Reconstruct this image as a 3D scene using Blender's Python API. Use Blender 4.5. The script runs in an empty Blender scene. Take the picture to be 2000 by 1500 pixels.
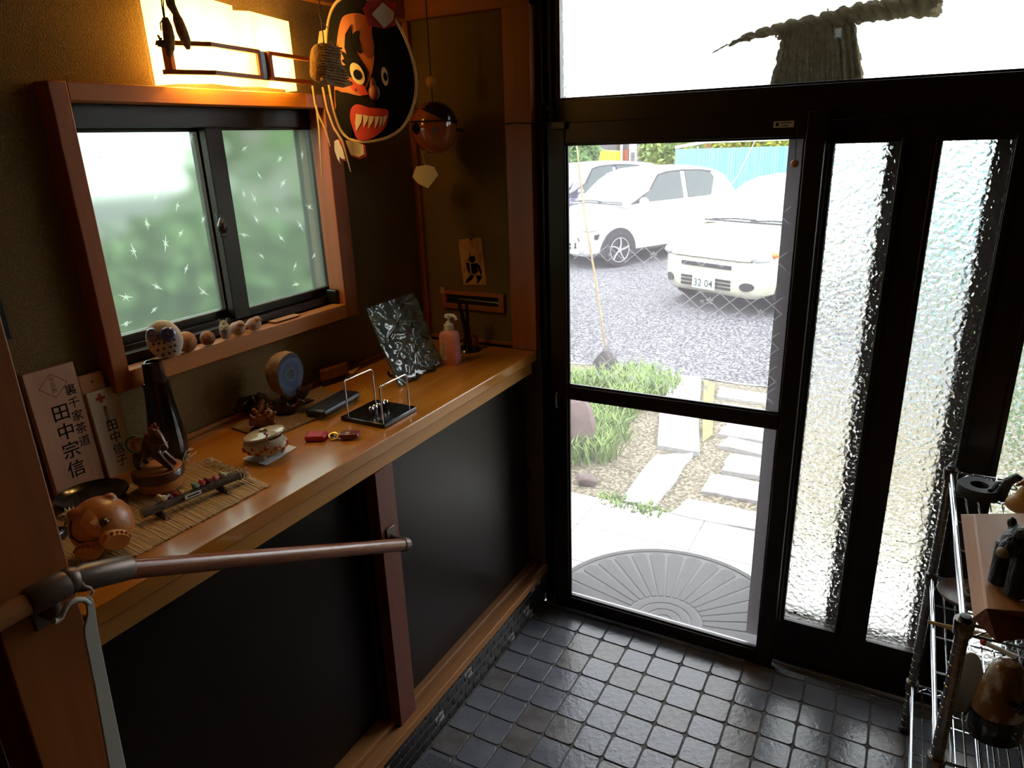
import bpy, bmesh, math, random
from math import sin, cos, pi, radians, sqrt
from mathutils import Vector, Matrix, Euler
from mathutils.geometry import delaunay_2d_cdt
random.seed(7)
SC = bpy.context.scene
COL = SC.collection
# ------------------------------------------------------------------ camera
F_PX = 1387.86
CAM = Vector((0.0, 0.0, 1.776))
CAM_ROT = Euler((radians(71.1003), radians(1.9236), radians(28.4268)), 'XYZ')
cd = bpy.data.cameras.new('camera'); cam = bpy.data.objects.new('camera', cd); COL.objects.link(cam)
cam.location = CAM; cam.rotation_euler = CAM_ROT
cd.sensor_width = 36.0; cd.lens = F_PX / 2000.0 * 36.0; cd.clip_start = 0.02; cd.clip_end = 300
SC.camera = cam
# ------------------------------------------------------------------ sky and exposure
SKY = 7.5
w = bpy.data.worlds.new('overcast_sky'); SC.world = w; w.use_nodes = True
bg = w.node_tree.nodes['Background']; bg.inputs[0].default_value = (0.94, 0.97, 1.0, 1); bg.inputs[1].default_value = SKY
SC.view_settings.view_transform = 'Standard'; SC.view_settings.look = 'None'
SC.view_settings.gamma = 1.0; SC.view_settings.use_curve_mapping = False
SC.view_settings.exposure = 0.0
SC.cycles.use_denoising = True
SC.cycles.max_bounces = 8; SC.cycles.diffuse_bounces = 4; SC.cycles.glossy_bounces = 4
SC.cycles.transmission_bounces = 8; SC.cycles.transparent_max_bounces = 16
SC.cycles.sample_clamp_indirect = 6.0

# ------------------------------------------------------------------ pixel to world helpers (photo pixels, 2000 x 1500)
ROT = CAM_ROT.to_matrix()
def ray(u, v): return ROT @ Vector(((u - 1000) / F_PX, -(v - 750) / F_PX, -1.0))
def on(u, v, ax, val):
    d = ray(u, v); return CAM + d * ((val - CAM[ax]) / d[ax])
def PX(u, v, x): return on(u, v, 0, x)
def PY(u, v, y): return on(u, v, 1, y)
def PZ(u, v, z): return on(u, v, 2, z)
def gz(y): return -0.05 if y < 3.1 else max(-0.27, -0.05 - 0.076 * (y - 3.1))
def PG(u, v):
    z = -.1
    for i in range(30): z = .5 * z + .5 * gz(PZ(u, v, z)[1])
    return PZ(u, v, z)
def PP(u, v, o, n):
    d = ray(u, v); return CAM + d * ((o - CAM).dot(n) / d.dot(n))

# ------------------------------------------------------------------ materials
def mat(name, color, rough=.5, metal=0.0, vary=0.0, vscale=20.0, bump=0.0, bscale=60.0, color2=None, stretch=(1, 1, 1), spec=.5, coat=0.0, detail=4.0, emit=None, estr=0.0, ramp=(.35, .65), rvary=0.0):
    m = bpy.data.materials.new(name); m.use_nodes = True
    nt = m.node_tree; N = nt.nodes; L = nt.links
    b = N['Principled BSDF']
    b.inputs['Base Color'].default_value = (*color, 1); b.inputs['Roughness'].default_value = rough
    b.inputs['Metallic'].default_value = metal; b.inputs['Specular IOR Level'].default_value = spec
    b.inputs['Coat Weight'].default_value = coat; b.inputs['Coat Roughness'].default_value = .12
    if emit: b.inputs['Emission Color'].default_value = (*emit, 1); b.inputs['Emission Strength'].default_value = estr
    if color2 or bump or rvary:
        tc = N.new('ShaderNodeTexCoord'); mp = N.new('ShaderNodeMapping'); mp.inputs['Scale'].default_value = stretch
        L.new(tc.outputs['Object'], mp.inputs['Vector'])
    if color2:
        n = N.new('ShaderNodeTexNoise'); n.inputs['Scale'].default_value = vscale; n.inputs['Detail'].default_value = detail; n.inputs['Roughness'].default_value = .6
        L.new(mp.outputs[0], n.inputs['Vector'])
        r = N.new('ShaderNodeValToRGB'); r.color_ramp.elements[0].position = ramp[0]; r.color_ramp.elements[1].position = ramp[1]
        r.color_ramp.elements[0].color = (*color, 1); r.color_ramp.elements[1].color = (*color2, 1)
        L.new(n.outputs['Fac'], r.inputs[0]); L.new(r.outputs[0], b.inputs['Base Color'])
        if rvary:
            mr = N.new('ShaderNodeMapRange'); mr.inputs[3].default_value = rough - rvary; mr.inputs[4].default_value = rough + rvary
            L.new(n.outputs['Fac'], mr.inputs[0]); L.new(mr.outputs[0], b.inputs['Roughness'])
    if bump:
        n2 = N.new('ShaderNodeTexNoise'); n2.inputs['Scale'].default_value = bscale; n2.inputs['Detail'].default_value = 5
        L.new(mp.outputs[0], n2.inputs['Vector'])
        bp = N.new('ShaderNodeBump'); bp.inputs['Strength'].default_value = bump; bp.inputs['Distance'].default_value = .01
        L.new(n2.outputs['Fac'], bp.inputs['Height']); L.new(bp.outputs[0], b.inputs['Normal'])
    return m
def wood(name, c1, c2, axis='y', scale=9.0, rough=.4, coat=0.0, bump=.08):
    st = {'x': (.12, 3, 3), 'y': (3, .12, 3), 'z': (3, 3, .12)}[axis]
    return mat(name, c1, rough, color2=c2, vscale=scale, stretch=st, bump=bump, bscale=scale * 3, coat=coat, detail=6, ramp=(.3, .7))
def nodes(name):
    m = bpy.data.materials.new(name); m.use_nodes = True; nt = m.node_tree
    for n in list(nt.nodes): nt.nodes.remove(n)
    return m, nt.nodes, nt.links, nt.nodes.new('ShaderNodeOutputMaterial')

M = {}
M['wall'] = mat('clay_wall', (.135, .082, .026), .95, color2=(.20, .125, .042), vscale=220, bump=.5, bscale=300, ramp=(.3, .7))
M['ceiling'] = mat('ceiling_board', (.16, .09, .04), .8)
M['dark_room'] = mat('hall_wall', (.16, .11, .07), .9)
M['cedar'] = wood('cedar_trim', (.48, .17, .020), (.35, .11, .011), 'y', 8, .42)
M['cedar_v'] = wood('cedar_post', (.37, .105, .016), (.26, .065, .010), 'z', 8, .45)
M['cedar_x'] = wood('cedar_beam', (.36, .11, .018), (.26, .07, .010), 'x', 8, .5)
M['counter'] = wood('varnished_counter', (.58, .24, .030), (.44, .155, .016), 'y', 5, .22, coat=.5, bump=.03)
M['counter_edge'] = wood('counter_edge', (.55, .245, .045), (.45, .18, .028), 'y', 6, .4)
M['worn_sill'] = wood('worn_sill', (.42, .16, .03), (.22, .095, .035), 'y', 7, .55)
M['door_panel'] = mat('dark_lacquer_panel', (.016, .009, .006), .36, color2=(.012, .007, .005), vscale=3, spec=.22)
M['red_post'] = mat('redbrown_post', (.17, .045, .025), .5, color2=(.14, .035, .02), vscale=30)
M['bronze'] = mat('bronze_aluminium', (.016, .010, .007), .36, .35, color2=(.021, .013, .009), vscale=4)
M['bronze_lt'] = mat('sash_aluminium', (.10, .065, .035), .35, .7)
M['steel'] = mat('steel', (.55, .55, .57), .3, 1.0)
M['chrome'] = mat('chrome', (.80, .80, .82), .08, 1.0)
M['rack'] = mat('rack_chrome', (.62, .65, .70), .16, 1.0)
M['rack_post'] = mat('rack_post_chrome', (.25, .23, .22), .22, 1.0)
M['black'] = mat('black_plastic', (.012, .012, .013), .35)
M['black_gloss'] = mat('black_lacquer', (.006, .006, .007), .18, coat=.15)
M['white'] = mat('white_plastic', (.75, .73, .68), .4)
M['offwhite'] = mat('offwhite_plastic', (.55, .53, .46), .45)
M['grout'] = mat('grey_grout', (.13, .125, .118), .95, color2=(.06, .057, .055), vscale=120, bump=.3, bscale=300)
M['grout_w'] = mat('white_grout', (.72, .69, .64), .95)
M['tile'] = mat('slate_tile', (.108, .112, .135), .20, color2=(.175, .178, .196), vscale=9, detail=8, bump=.12, bscale=80, rvary=.10, ramp=(.3, .75))
M['tile2'] = mat('slate_tile_brown', (.095, .086, .084), .24, color2=(.16, .145, .14), vscale=12, detail=8, bump=.12, bscale=80, rvary=.08)
M['brick'] = mat('black_brick_tile', (.018, .014, .014), .35, color2=(.028, .022, .022), vscale=40)
M['brick_chip'] = mat('chipped_brick_tile', (.018, .014, .014), .6, color2=(.40, .38, .35), vscale=60, ramp=(.48, .56))
M['carpet'] = mat('grey_carpet', (.035, .036, .044), 1, color2=(.14, .14, .16), vscale=500, detail=2, bump=.6, bscale=500, ramp=(.42, .6))
M['rail'] = wood('rail_wood', (.30, .095, .03), (.22, .062, .018), 'y', 14, .28, coat=.3)
M['rail_metal'] = mat('rail_bracket_bronze', (.16, .12, .10), .38, .6)
M['straw'] = mat('straw', (.46, .27, .10), .9, color2=(.30, .165, .055), vscale=120, bump=.5, bscale=200)
M['straw_dk'] = mat('old_straw', (.20, .16, .09), .95, color2=(.33, .27, .16), vscale=60, bump=.6, bscale=120)
M['cord'] = mat('brown_cord', (.13, .06, .03), .9)
M['cord_lt'] = mat('pale_cord', (.50, .42, .33), .9)
M['cord_bk'] = mat('black_cable', (.01, .01, .01), .6)
M['paper'] = mat('washi_paper', (.60, .52, .38), .9)
M['paper_w'] = mat('white_paper', (.72, .73, .75), .85)
M['red_ink'] = mat('red_ink', (.42, .02, .015), .7)
M['black_ink'] = mat('black_ink', (.005, .005, .005), .9, spec=.1)
M['green_ink'] = mat('green_ink', (.02, .09, .05), .7)
M['orange_paint'] = mat('orange_paint', (.40, .11, .02), .6, color2=(.33, .08, .015), vscale=14)
M['brown_paint'] = mat('redbrown_paint', (.17, .032, .010), .6)
M['white_ink'] = mat('ivory_paint', (.70, .62, .48), .6)
M['bamboo'] = mat('bamboo_strip', (.52, .36, .17), .6)
M['mat_slat'] = mat('bamboo_mat_slat', (.62, .42, .18), .6, color2=(.38, .22, .08), vscale=9, stretch=(.3, 26, 1), detail=3)
M['linen'] = mat('linen_edge', (.50, .42, .32), .9)
M['plate_wood'] = wood('nameplate_wood', (.50, .27, .16), (.43, .22, .125), 'z', 10, .55)
M['plate_pale'] = wood('pale_nameplate_wood', (.62, .54, .38), (.57, .48, .32), 'z', 10, .55)
M['block_wood'] = wood('plain_block_wood', (.47, .21, .07), (.40, .16, .05), 'y', 10, .5)
M['carved'] = wood('carved_wood', (.54, .20, .045), (.34, .11, .022), 'x', 12, .42, coat=.2)
M['carved_lt'] = wood('carved_wood_pale', (.66, .31, .09), (.56, .24, .06), 'x', 12, .45)
M['horse'] = mat('dark_stained_wood', (.060, .020, .012), .3, color2=(.10, .035, .018), vscale=20, coat=.3)
M['mane'] = mat('red_mane', (.20, .018, .012), .85, bump=.5, bscale=120)
M['bark'] = mat('twig_bark', (.16, .11, .075), .9, color2=(.07, .045, .03), vscale=50, bump=.7, bscale=90, stretch=(3, .6, 3))
M['cutwood'] = mat('cut_wood', (.45, .30, .16), .8)
M['shell'] = mat('seashell', (.62, .55, .42), .6, color2=(.45, .36, .24), vscale=40, bump=.3, bscale=90)
M['ceramic'] = mat('cream_glaze', (.58, .50, .34), .12, coat=.6)
M['flower'] = mat('red_flower_glaze', (.45, .035, .03), .2, coat=.5)
M['red_leather'] = mat('bright_red_leather', (.52, .018, .03), .35)
M['dk_red'] = mat('dark_red_leather', (.20, .02, .025), .3, coat=.3)
M['brass'] = mat('brass', (.55, .36, .12), .25, 1.0)
M['geode_skin'] = mat('geode_rind', (.40, .23, .10), .9, color2=(.22, .11, .045), vscale=30, bump=.9, bscale=50)
M['drift'] = mat('dark_driftwood', (.020, .010, .006), .3, color2=(.06, .022, .009), vscale=20, bump=.5, bscale=40, coat=.4)
M['amber'] = mat('amber_wood', (.25, .07, .015), .2, color2=(.12, .03, .008), vscale=20, coat=.5)
M['leather'] = mat('black_leather', (.010, .010, .014), .35, bump=.1, bscale=200)
M['jute'] = mat('woven_pad', (.26, .155, .055), .95, color2=(.17, .095, .03), vscale=160, bump=.6, bscale=240)
M['pink'] = mat('pink_bottle', (.80, .33, .30), .3, spec=.4)
M['label'] = mat('printed_label', (.72, .50, .42), .5, color2=(.80, .62, .55), vscale=30)
M['owl_white'] = mat('white_pottery', (.58, .54, .48), .7, bump=.2, bscale=120)
M['owl_blue'] = mat('blue_glaze', (.13, .15, .34), .2, coat=.4)
M['owl_brown'] = mat('brown_pottery', (.40, .18, .05), .6, color2=(.26, .10, .03), vscale=30)
M['owl_red'] = mat('reddish_pottery', (.30, .11, .04), .6, color2=(.16, .05, .02), vscale=40)
M['owl_stone'] = mat('mottled_stone', (.38, .20, .17), .6, color2=(.50, .38, .22), vscale=40, ramp=(.45, .55))
M['owl_grey'] = mat('grey_brown_pottery', (.22, .16, .11), .6, color2=(.42, .36, .26), vscale=60)
M['lacquer_ball'] = mat('orange_lacquer', (.42, .10, .02), .12, coat=.8, color2=(.34, .07, .012), vscale=8)
M['bead'] = mat('wooden_bead', (.55, .25, .08), .4)
M['rubber'] = mat('black_rubber', (.012, .012, .014), .6)
M['bear'] = mat('black_carved_bear', (.010, .009, .009), .42, bump=1.0, bscale=90, stretch=(1, 1, .25))
M['board'] = wood('thick_board', (.46, .19, .05), (.36, .135, .03), 'y', 8, .5)
M['board_edge'] = mat('board_bark_edge', (.14, .035, .015), .6, bump=.5, bscale=60)
M['decoy'] = wood('pale_gourd_wood', (.60, .38, .15), (.52, .31, .11), 'y', 8, .35)
M['marble'] = mat('marbled_horn', (.22, .095, .025), .15, color2=(.62, .56, .46), vscale=13, detail=6, coat=.3, ramp=(.47, .58), stretch=(1, 1, .5))
M['moss_lump'] = mat('green_brown_clay', (.10, .10, .05), .8, color2=(.18, .15, .08), vscale=40)
M['dish'] = mat('brown_dish', (.14, .09, .07), .4)
# exterior
M['porch'] = mat('pale_porch_stone', (.62, .60, .57), .7, color2=(.54, .52, .49), vscale=6, detail=6)
M['slab'] = mat('granite_slab', (.50, .49, .49), .8, color2=(.32, .31, .31), vscale=30, detail=8, bump=.4, bscale=60, ramp=(.3, .62))
M['gravel'] = mat('mossy_gravel', (.075, .062, .035), 1, color2=(.28, .24, .17), vscale=52, detail=3, bump=.6, bscale=120, ramp=(.44, .62))
M['asphalt'] = mat('asphalt', (.030, .029, .036), .9, color2=(.22, .215, .23), vscale=42, detail=3, bump=.5, bscale=100, ramp=(.44, .60))
M['moss'] = mat('yellow_moss', (.13, .135, .035), 1, color2=(.24, .22, .11), vscale=60, bump=.6, bscale=120)
M['grass'] = mat('grass_blade', (.12, .21, .035), .6, color2=(.21, .30, .07), vscale=5)
M['rock'] = mat('dark_garden_rock', (.05, .045, .048), .8, color2=(.11, .09, .09), vscale=12, bump=.6, bscale=20)
M['rock_br'] = mat('brown_garden_rock', (.10, .065, .055), .8, color2=(.16, .11, .10), vscale=12, bump=.6, bscale=20)
M['mat_grey'] = mat('grey_mat_fibre', (.060, .060, .060), 1, color2=(.10, .10, .098), vscale=400, bump=.5, bscale=600)
M['mat_groove'] = mat('grey_mat_groove', (.115, .115, .112), 1)
M['car_white'] = mat('white_car_paint', (.72, .73, .74), .2, coat=.8)
M['car_cream'] = mat('cream_car_paint', (.60, .58, .46), .25, coat=.6)
M['car_dark'] = mat('violet_grey_car_paint', (.12, .11, .17), .15, coat=.9)
M['car_glass'] = mat('car_window_glass', (.030, .045, .045), .06, spec=.6)
M['car_shield'] = mat('car_windscreen_glass', (.35, .45, .46), .08, spec=.7)
M['car_trim'] = mat('car_black_trim', (.03, .028, .032), .6)
M['tyre'] = mat('tyre_rubber', (.030, .028, .030), .8)
M['alloy'] = mat('alloy_rim', (.70, .70, .72), .3, .6)
M['lamp_glass'] = mat('headlamp_glass', (.55, .58, .62), .1, coat=.8)
M['orange'] = mat('orange_lens', (.70, .17, .04), .3)
M['plate'] = mat('number_plate', (.78, .78, .76), .5)
M['plate_ink'] = mat('number_plate_ink', (.03, .07, .05), .6)
M['blue_fence'] = mat('turquoise_sheet', (.17, .42, .46), .6, color2=(.24, .50, .53), vscale=3, stretch=(8, 8, .3))
M['leaf'] = mat('tree_leaf', (.10, .17, .03), .6, color2=(.24, .28, .06), vscale=2.5)
M['leaf2'] = mat('hedge_leaf', (.10, .19, .06), .6, color2=(.16, .26, .09), vscale=2)
M['leaf_y'] = mat('yellow_green_leaf', (.22, .30, .03), .6, color2=(.40, .34, .03), vscale=2.5)
M['trunk'] = mat('trunk_bark', (.08, .055, .04), .9)
M['shed'] = mat('grey_shed_wall', (.12, .115, .12), .8)
M['shed_door'] = mat('rust_red_door', (.28, .07, .03), .6)
M['yellow'] = mat('yellow_box', (.80, .70, .02), .6)
M['cane'] = mat('bamboo_cane', (.42, .32, .18), .6, color2=(.30, .20, .10), vscale=9, stretch=(1, 1, .5))
M['render_wall'] = mat('pale_house_wall', (.26, .25, .23), .9)
M['ground_soil'] = mat('side_soil', (.10, .08, .05), 1)

def film_glass(name, film=.06, tint=(.55, .50, .53)):
    m, N, L, out = nodes(name)
    t = N.new('ShaderNodeBsdfTransparent'); t.inputs[0].default_value = (.93, .94, .94, 1)
    tr = N.new('ShaderNodeBsdfTranslucent'); tr.inputs[0].default_value = (*tint, 1)
    mx = N.new('ShaderNodeMixShader'); mx.inputs[0].default_value = film
    L.new(t.outputs[0], mx.inputs[1]); L.new(tr.outputs[0], mx.inputs[2])
    g = N.new('ShaderNodeBsdfGlossy'); g.inputs['Roughness'].default_value = .03
    fr = N.new('ShaderNodeFresnel'); fr.inputs[0].default_value = 1.25
    mx2 = N.new('ShaderNodeMixShader'); L.new(fr.outputs[0], mx2.inputs[0]); L.new(mx.outputs[0], mx2.inputs[1]); L.new(g.outputs[0], mx2.inputs[2])
    L.new(mx2.outputs[0], out.inputs[0]); return m
M['pane'] = film_glass('haze_film_door_glass')  # translucent film paints in glare and screen-mesh haze along with dust
M['print'] = film_glass('frosted_lattice_print', .5, (.42, .40, .42))
def pebbled(name, scale, strength, dist):
    m, N, L, out = nodes(name)
    g = N.new('ShaderNodeBsdfGlass'); g.inputs['IOR'].default_value = 1.5; g.inputs['Roughness'].default_value = .03
    g.inputs[0].default_value = (.96, .98, .97, 1)
    tc = N.new('ShaderNodeTexCoord'); v = N.new('ShaderNodeTexVoronoi'); v.feature = 'SMOOTH_F1'; v.inputs['Scale'].default_value = scale; v.inputs['Smoothness'].default_value = .2
    L.new(tc.outputs['Object'], v.inputs['Vector'])
    bp = N.new('ShaderNodeBump'); bp.inputs['Strength'].default_value = strength; bp.inputs['Distance'].default_value = dist
    L.new(v.outputs['Distance'], bp.inputs['Height']); L.new(bp.outputs[0], g.inputs['Normal'])
    t = N.new('ShaderNodeBsdfTransparent'); t.inputs[0].default_value = (.9, .93, .92, 1)
    mx = N.new('ShaderNodeMixShader'); mx.inputs[0].default_value = .22
    L.new(g.outputs[0], mx.inputs[1]); L.new(t.outputs[0], mx.inputs[2])
    L.new(mx.outputs[0], out.inputs[0]); return m
M['pebble'] = pebbled('pebbled_glass', 68, .6, .012)
M['pebble_fine'] = pebbled('hammered_transom_glass', 60, .16, .006)
def frosted(name, rough=.36):
    m, N, L, out = nodes(name)
    g = N.new('ShaderNodeBsdfRefraction'); g.inputs['IOR'].default_value = 1.06; g.inputs['Roughness'].default_value = rough; g.inputs[0].default_value = (.60, .66, .60, 1)
    tr = N.new('ShaderNodeBsdfTranslucent'); tr.inputs[0].default_value = (.26, .31, .27, 1)
    mx = N.new('ShaderNodeMixShader'); mx.inputs[0].default_value = .16
    L.new(g.outputs[0], mx.inputs[1]); L.new(tr.outputs[0], mx.inputs[2])
    gl = N.new('ShaderNodeBsdfGlossy'); gl.inputs['Roughness'].default_value = .25
    mx2 = N.new('ShaderNodeMixShader'); mx2.inputs[0].default_value = .04
    L.new(mx.outputs[0], mx2.inputs[1]); L.new(gl.outputs[0], mx2.inputs[2]); L.new(mx2.outputs[0], out.inputs[0]); return m
M['frost'] = frosted('frosted_window_glass')
def clear_star():
    m, N, L, out = nodes('clear_star_etching')
    t = N.new('ShaderNodeBsdfTransparent'); t.inputs[0].default_value = (.95, 1, .97, 1)
    tr = N.new('ShaderNodeBsdfTranslucent'); tr.inputs[0].default_value = (.95, .97, .95, 1)
    mx = N.new('ShaderNodeMixShader'); mx.inputs[0].default_value = .7
    L.new(t.outputs[0], mx.inputs[1]); L.new(tr.outputs[0], mx.inputs[2]); L.new(mx.outputs[0], out.inputs[0]); return m
M['star'] = clear_star()
def lamp_paper():
    m, N, L, out = nodes('lit_lamp_paper')
    tr = N.new('ShaderNodeBsdfTranslucent'); tr.inputs[0].default_value = (.75, .6, .35, 1)
    em = N.new('ShaderNodeEmission'); em.inputs[0].default_value = (1, .58, .085, 1); em.inputs[1].default_value = 5.5
    ad = N.new('ShaderNodeAddShader'); L.new(tr.outputs[0], ad.inputs[0]); L.new(em.outputs[0], ad.inputs[1]); L.new(ad.outputs[0], out.inputs[0]); return m
M['lamp_paper'] = lamp_paper()
def geode_face():
    m, N, L, out = nodes('blue_agate_face')
    b = N.new('ShaderNodeBsdfPrincipled'); b.inputs['Roughness'].default_value = .45; b.inputs['Specular IOR Level'].default_value = .25
    tc = N.new('ShaderNodeTexCoord'); v = N.new('ShaderNodeVectorMath'); v.operation = 'LENGTH'
    n = N.new('ShaderNodeTexNoise'); n.inputs['Scale'].default_value = 45; n.inputs['Detail'].default_value = 5
    L.new(tc.outputs['Object'], n.inputs['Vector']); L.new(tc.outputs['Object'], v.inputs[0])
    ma = N.new('ShaderNodeMath'); ma.operation = 'MULTIPLY_ADD'; ma.inputs[1].default_value = .016
    L.new(n.outputs['Fac'], ma.inputs[0]); L.new(v.outputs['Value'], ma.inputs[2])
    r = N.new('ShaderNodeValToRGB'); e = r.color_ramp.elements
    e[0].position = .0; e[0].color = (.01, .01, .012, 1); e[1].position = 1; e[1].color = (.02, .02, .03, 1)
    for p, c in ((.34, (.006, .007, .012, 1)), (.39, (.09, .12, .17, 1)), (.46, (.006, .016, .06, 1)), (.62, (.018, .04, .11, 1)), (.78, (.06, .085, .14, 1)), (.88, (.01, .012, .025, 1))):
        x = e.new(p); x.color = c
    mu = N.new('ShaderNodeMath'); mu.operation = 'MULTIPLY'; mu.inputs[1].default_value = 15.0
    L.new(ma.outputs[0], mu.inputs[0]); L.new(mu.outputs[0], r.inputs[0]); L.new(r.outputs[0], b.inputs['Base Color']); L.new(b.outputs[0], out.inputs[0]); return m
M['geode_face'] = geode_face()
def green_glaze():
    m = mat('green_glazed_tile', (.040, .058, .056), .1, color2=(.115, .155, .145), vscale=9, detail=6, coat=.9)
    nt = m.node_tree; N = nt.nodes; L = nt.links
    n = N.new('ShaderNodeTexNoise'); n.inputs['Scale'].default_value = 11; n.inputs['Detail'].default_value = 1.0; n.inputs['Distortion'].default_value = 1.2
    tc = N.new('ShaderNodeTexCoord'); mp = N.new('ShaderNodeMapping'); mp.inputs['Scale'].default_value = (1, 1, 1.8)
    L.new(tc.outputs['Object'], mp.inputs[0]); L.new(mp.outputs[0], n.inputs['Vector'])
    bp = N.new('ShaderNodeBump'); bp.inputs['Strength'].default_value = .9; bp.inputs['Distance'].default_value = .03
    L.new(n.outputs['Fac'], bp.inputs['Height']); L.new(bp.outputs[0], N['Principled BSDF'].inputs['Normal']); L.new(bp.outputs[0], N['Principled BSDF'].inputs['Coat Normal'])
    return m
M['green_glaze'] = green_glaze()

# ------------------------------------------------------------------ mesh builder
class MB:
    def __init__(s): s.v = []; s.f = []
    def add(s, vs, fs):
        o = len(s.v); s.v += [Vector(p) for p in vs]; s.f += [tuple(i + o for i in f) for f in fs]; return s
    def box(s, lo, hi):
        x0, y0, z0 = lo; x1, y1, z1 = hi
        return s.add([(x0, y0, z0), (x1, y0, z0), (x1, y1, z0), (x0, y1, z0), (x0, y0, z1), (x1, y0, z1), (x1, y1, z1), (x0, y1, z1)],
                     [(0, 3, 2, 1), (4, 5, 6, 7), (0, 1, 5, 4), (1, 2, 6, 5), (2, 3, 7, 6), (3, 0, 4, 7)])
    def obox(s, c, size, rot=None):
        r = rot or Matrix.Identity(3); c = Vector(c); h = [a / 2 for a in size]
        n = len(s.v); s.box((-h[0], -h[1], -h[2]), h)
        for i in range(n, len(s.v)): s.v[i] = c + r @ s.v[i]
        return s
    def prism(s, poly, fn, cap=True):
        """poly: 2-D outline; fn(a, b, k) -> 3-D for k = 0 (front) and 1 (back)"""
        n = len(poly); vs = [fn(a, b, 0) for a, b in poly] + [fn(a, b, 1) for a, b in poly]
        fs = [(i, (i + 1) % n, n + (i + 1) % n, n + i) for i in range(n)]
        if cap: fs += [tuple(reversed(range(n))), tuple(range(n, 2 * n))]
        return s.add(vs, fs)
    def tube(s, pts, r, n=8, cap=True):
        pts = [Vector(p) for p in pts]; m = len(pts); vs = []; fs = []
        up = None
        for i, p in enumerate(pts):
            d = (pts[min(i + 1, m - 1)] - pts[max(i - 1, 0)]).normalized()
            if up is None:
                up = Vector((0, 0, 1)) if abs(d.z) < .9 else Vector((1, 0, 0))
            a = d.cross(up)
            if a.length < 1e-6: a = d.orthogonal()
            a.normalize(); b = a.cross(d).normalized(); up = b
            rr = r[i] if isinstance(r, (list, tuple)) else (r(i / (m - 1)) if callable(r) else r)
            vs += [p + (a * cos(2 * pi * k / n) + b * sin(2 * pi * k / n)) * rr for k in range(n)]
        for i in range(m - 1):
            for k in range(n):
                fs.append((i * n + k, i * n + (k + 1) % n, (i + 1) * n + (k + 1) % n, (i + 1) * n + k))
        if cap: fs += [tuple(reversed(range(n))), tuple(range((m - 1) * n, m * n))]
        return s.add(vs, fs)
    def lathe(s, prof, n=24, c=(0, 0, 0), sx=1, sy=1):
        c = Vector(c); m = len(prof); vs = []; fs = []
        for r, z in prof:
            vs += [c + Vector((r * sx * cos(2 * pi * k / n), r * sy * sin(2 * pi * k / n), z)) for k in range(n)]
        for i in range(m - 1):
            for k in range(n): fs.append((i * n + k, i * n + (k + 1) % n, (i + 1) * n + (k + 1) % n, (i + 1) * n + k))
        fs += [tuple(reversed(range(n))), tuple(range((m - 1) * n, m * n))]
        return s.add(vs, fs)
    def ball(s, c, r, nu=16, nv=10, fn=None):
        c = Vector(c); r = Vector(r) if hasattr(r, '__len__') else Vector((r, r, r)); vs = []; fs = []
        for j in range(nv + 1):
            t = pi * j / nv
            for i in range(nu):
                p = 2 * pi * i / nu; d = Vector((sin(t) * cos(p), sin(t) * sin(p), cos(t)))
                q = Vector((d.x * r.x, d.y * r.y, d.z * r.z))
                if fn: q = fn(d, q)
                vs.append(c + q)
        for j in range(nv):
            for i in range(nu):
                fs.append((j * nu + i, (j + 1) * nu + i, (j + 1) * nu + (i + 1) % nu, j * nu + (i + 1) % nu))
        return s.add(vs, fs)
    def grid(s, fn, nu, nv):
        vs = [fn(i / nu, j / nv) for j in range(nv + 1) for i in range(nu + 1)]
        fs = [(j * (nu + 1) + i, j * (nu + 1) + i + 1, (j + 1) * (nu + 1) + i + 1, (j + 1) * (nu + 1) + i) for j in range(nv) for i in range(nu)]
        return s.add(vs, fs)
    def sheet(s, fn, nu, nv, th):
        """closed slab: fn(u, v) -> (point, normal)"""
        P = [[fn(i / nu, j / nv) for i in range(nu + 1)] for j in range(nv + 1)]
        n = (nu + 1) * (nv + 1); vs = [p for r in P for p, _ in r] + [p - q * th for r in P for p, q in r]; fs = []
        id = lambda i, j: j * (nu + 1) + i
        for j in range(nv):
            for i in range(nu):
                a, b, c, d = id(i, j), id(i + 1, j), id(i + 1, j + 1), id(i, j + 1)
                fs += [(a, b, c, d), (n + d, n + c, n + b, n + a)]
        for i in range(nu):
            fs += [(id(i, 0), n + id(i, 0), n + id(i + 1, 0), id(i + 1, 0)), (id(i + 1, nv), n + id(i + 1, nv), n + id(i, nv), id(i, nv))]
        for j in range(nv):
            fs += [(id(0, j + 1), n + id(0, j + 1), n + id(0, j), id(0, j)), (id(nu, j), n + id(nu, j), n + id(nu, j + 1), id(nu, j + 1))]
        return s.add(vs, fs)
    def xf(s, mtx):
        s.v = [mtx @ p for p in s.v]; return s

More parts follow.
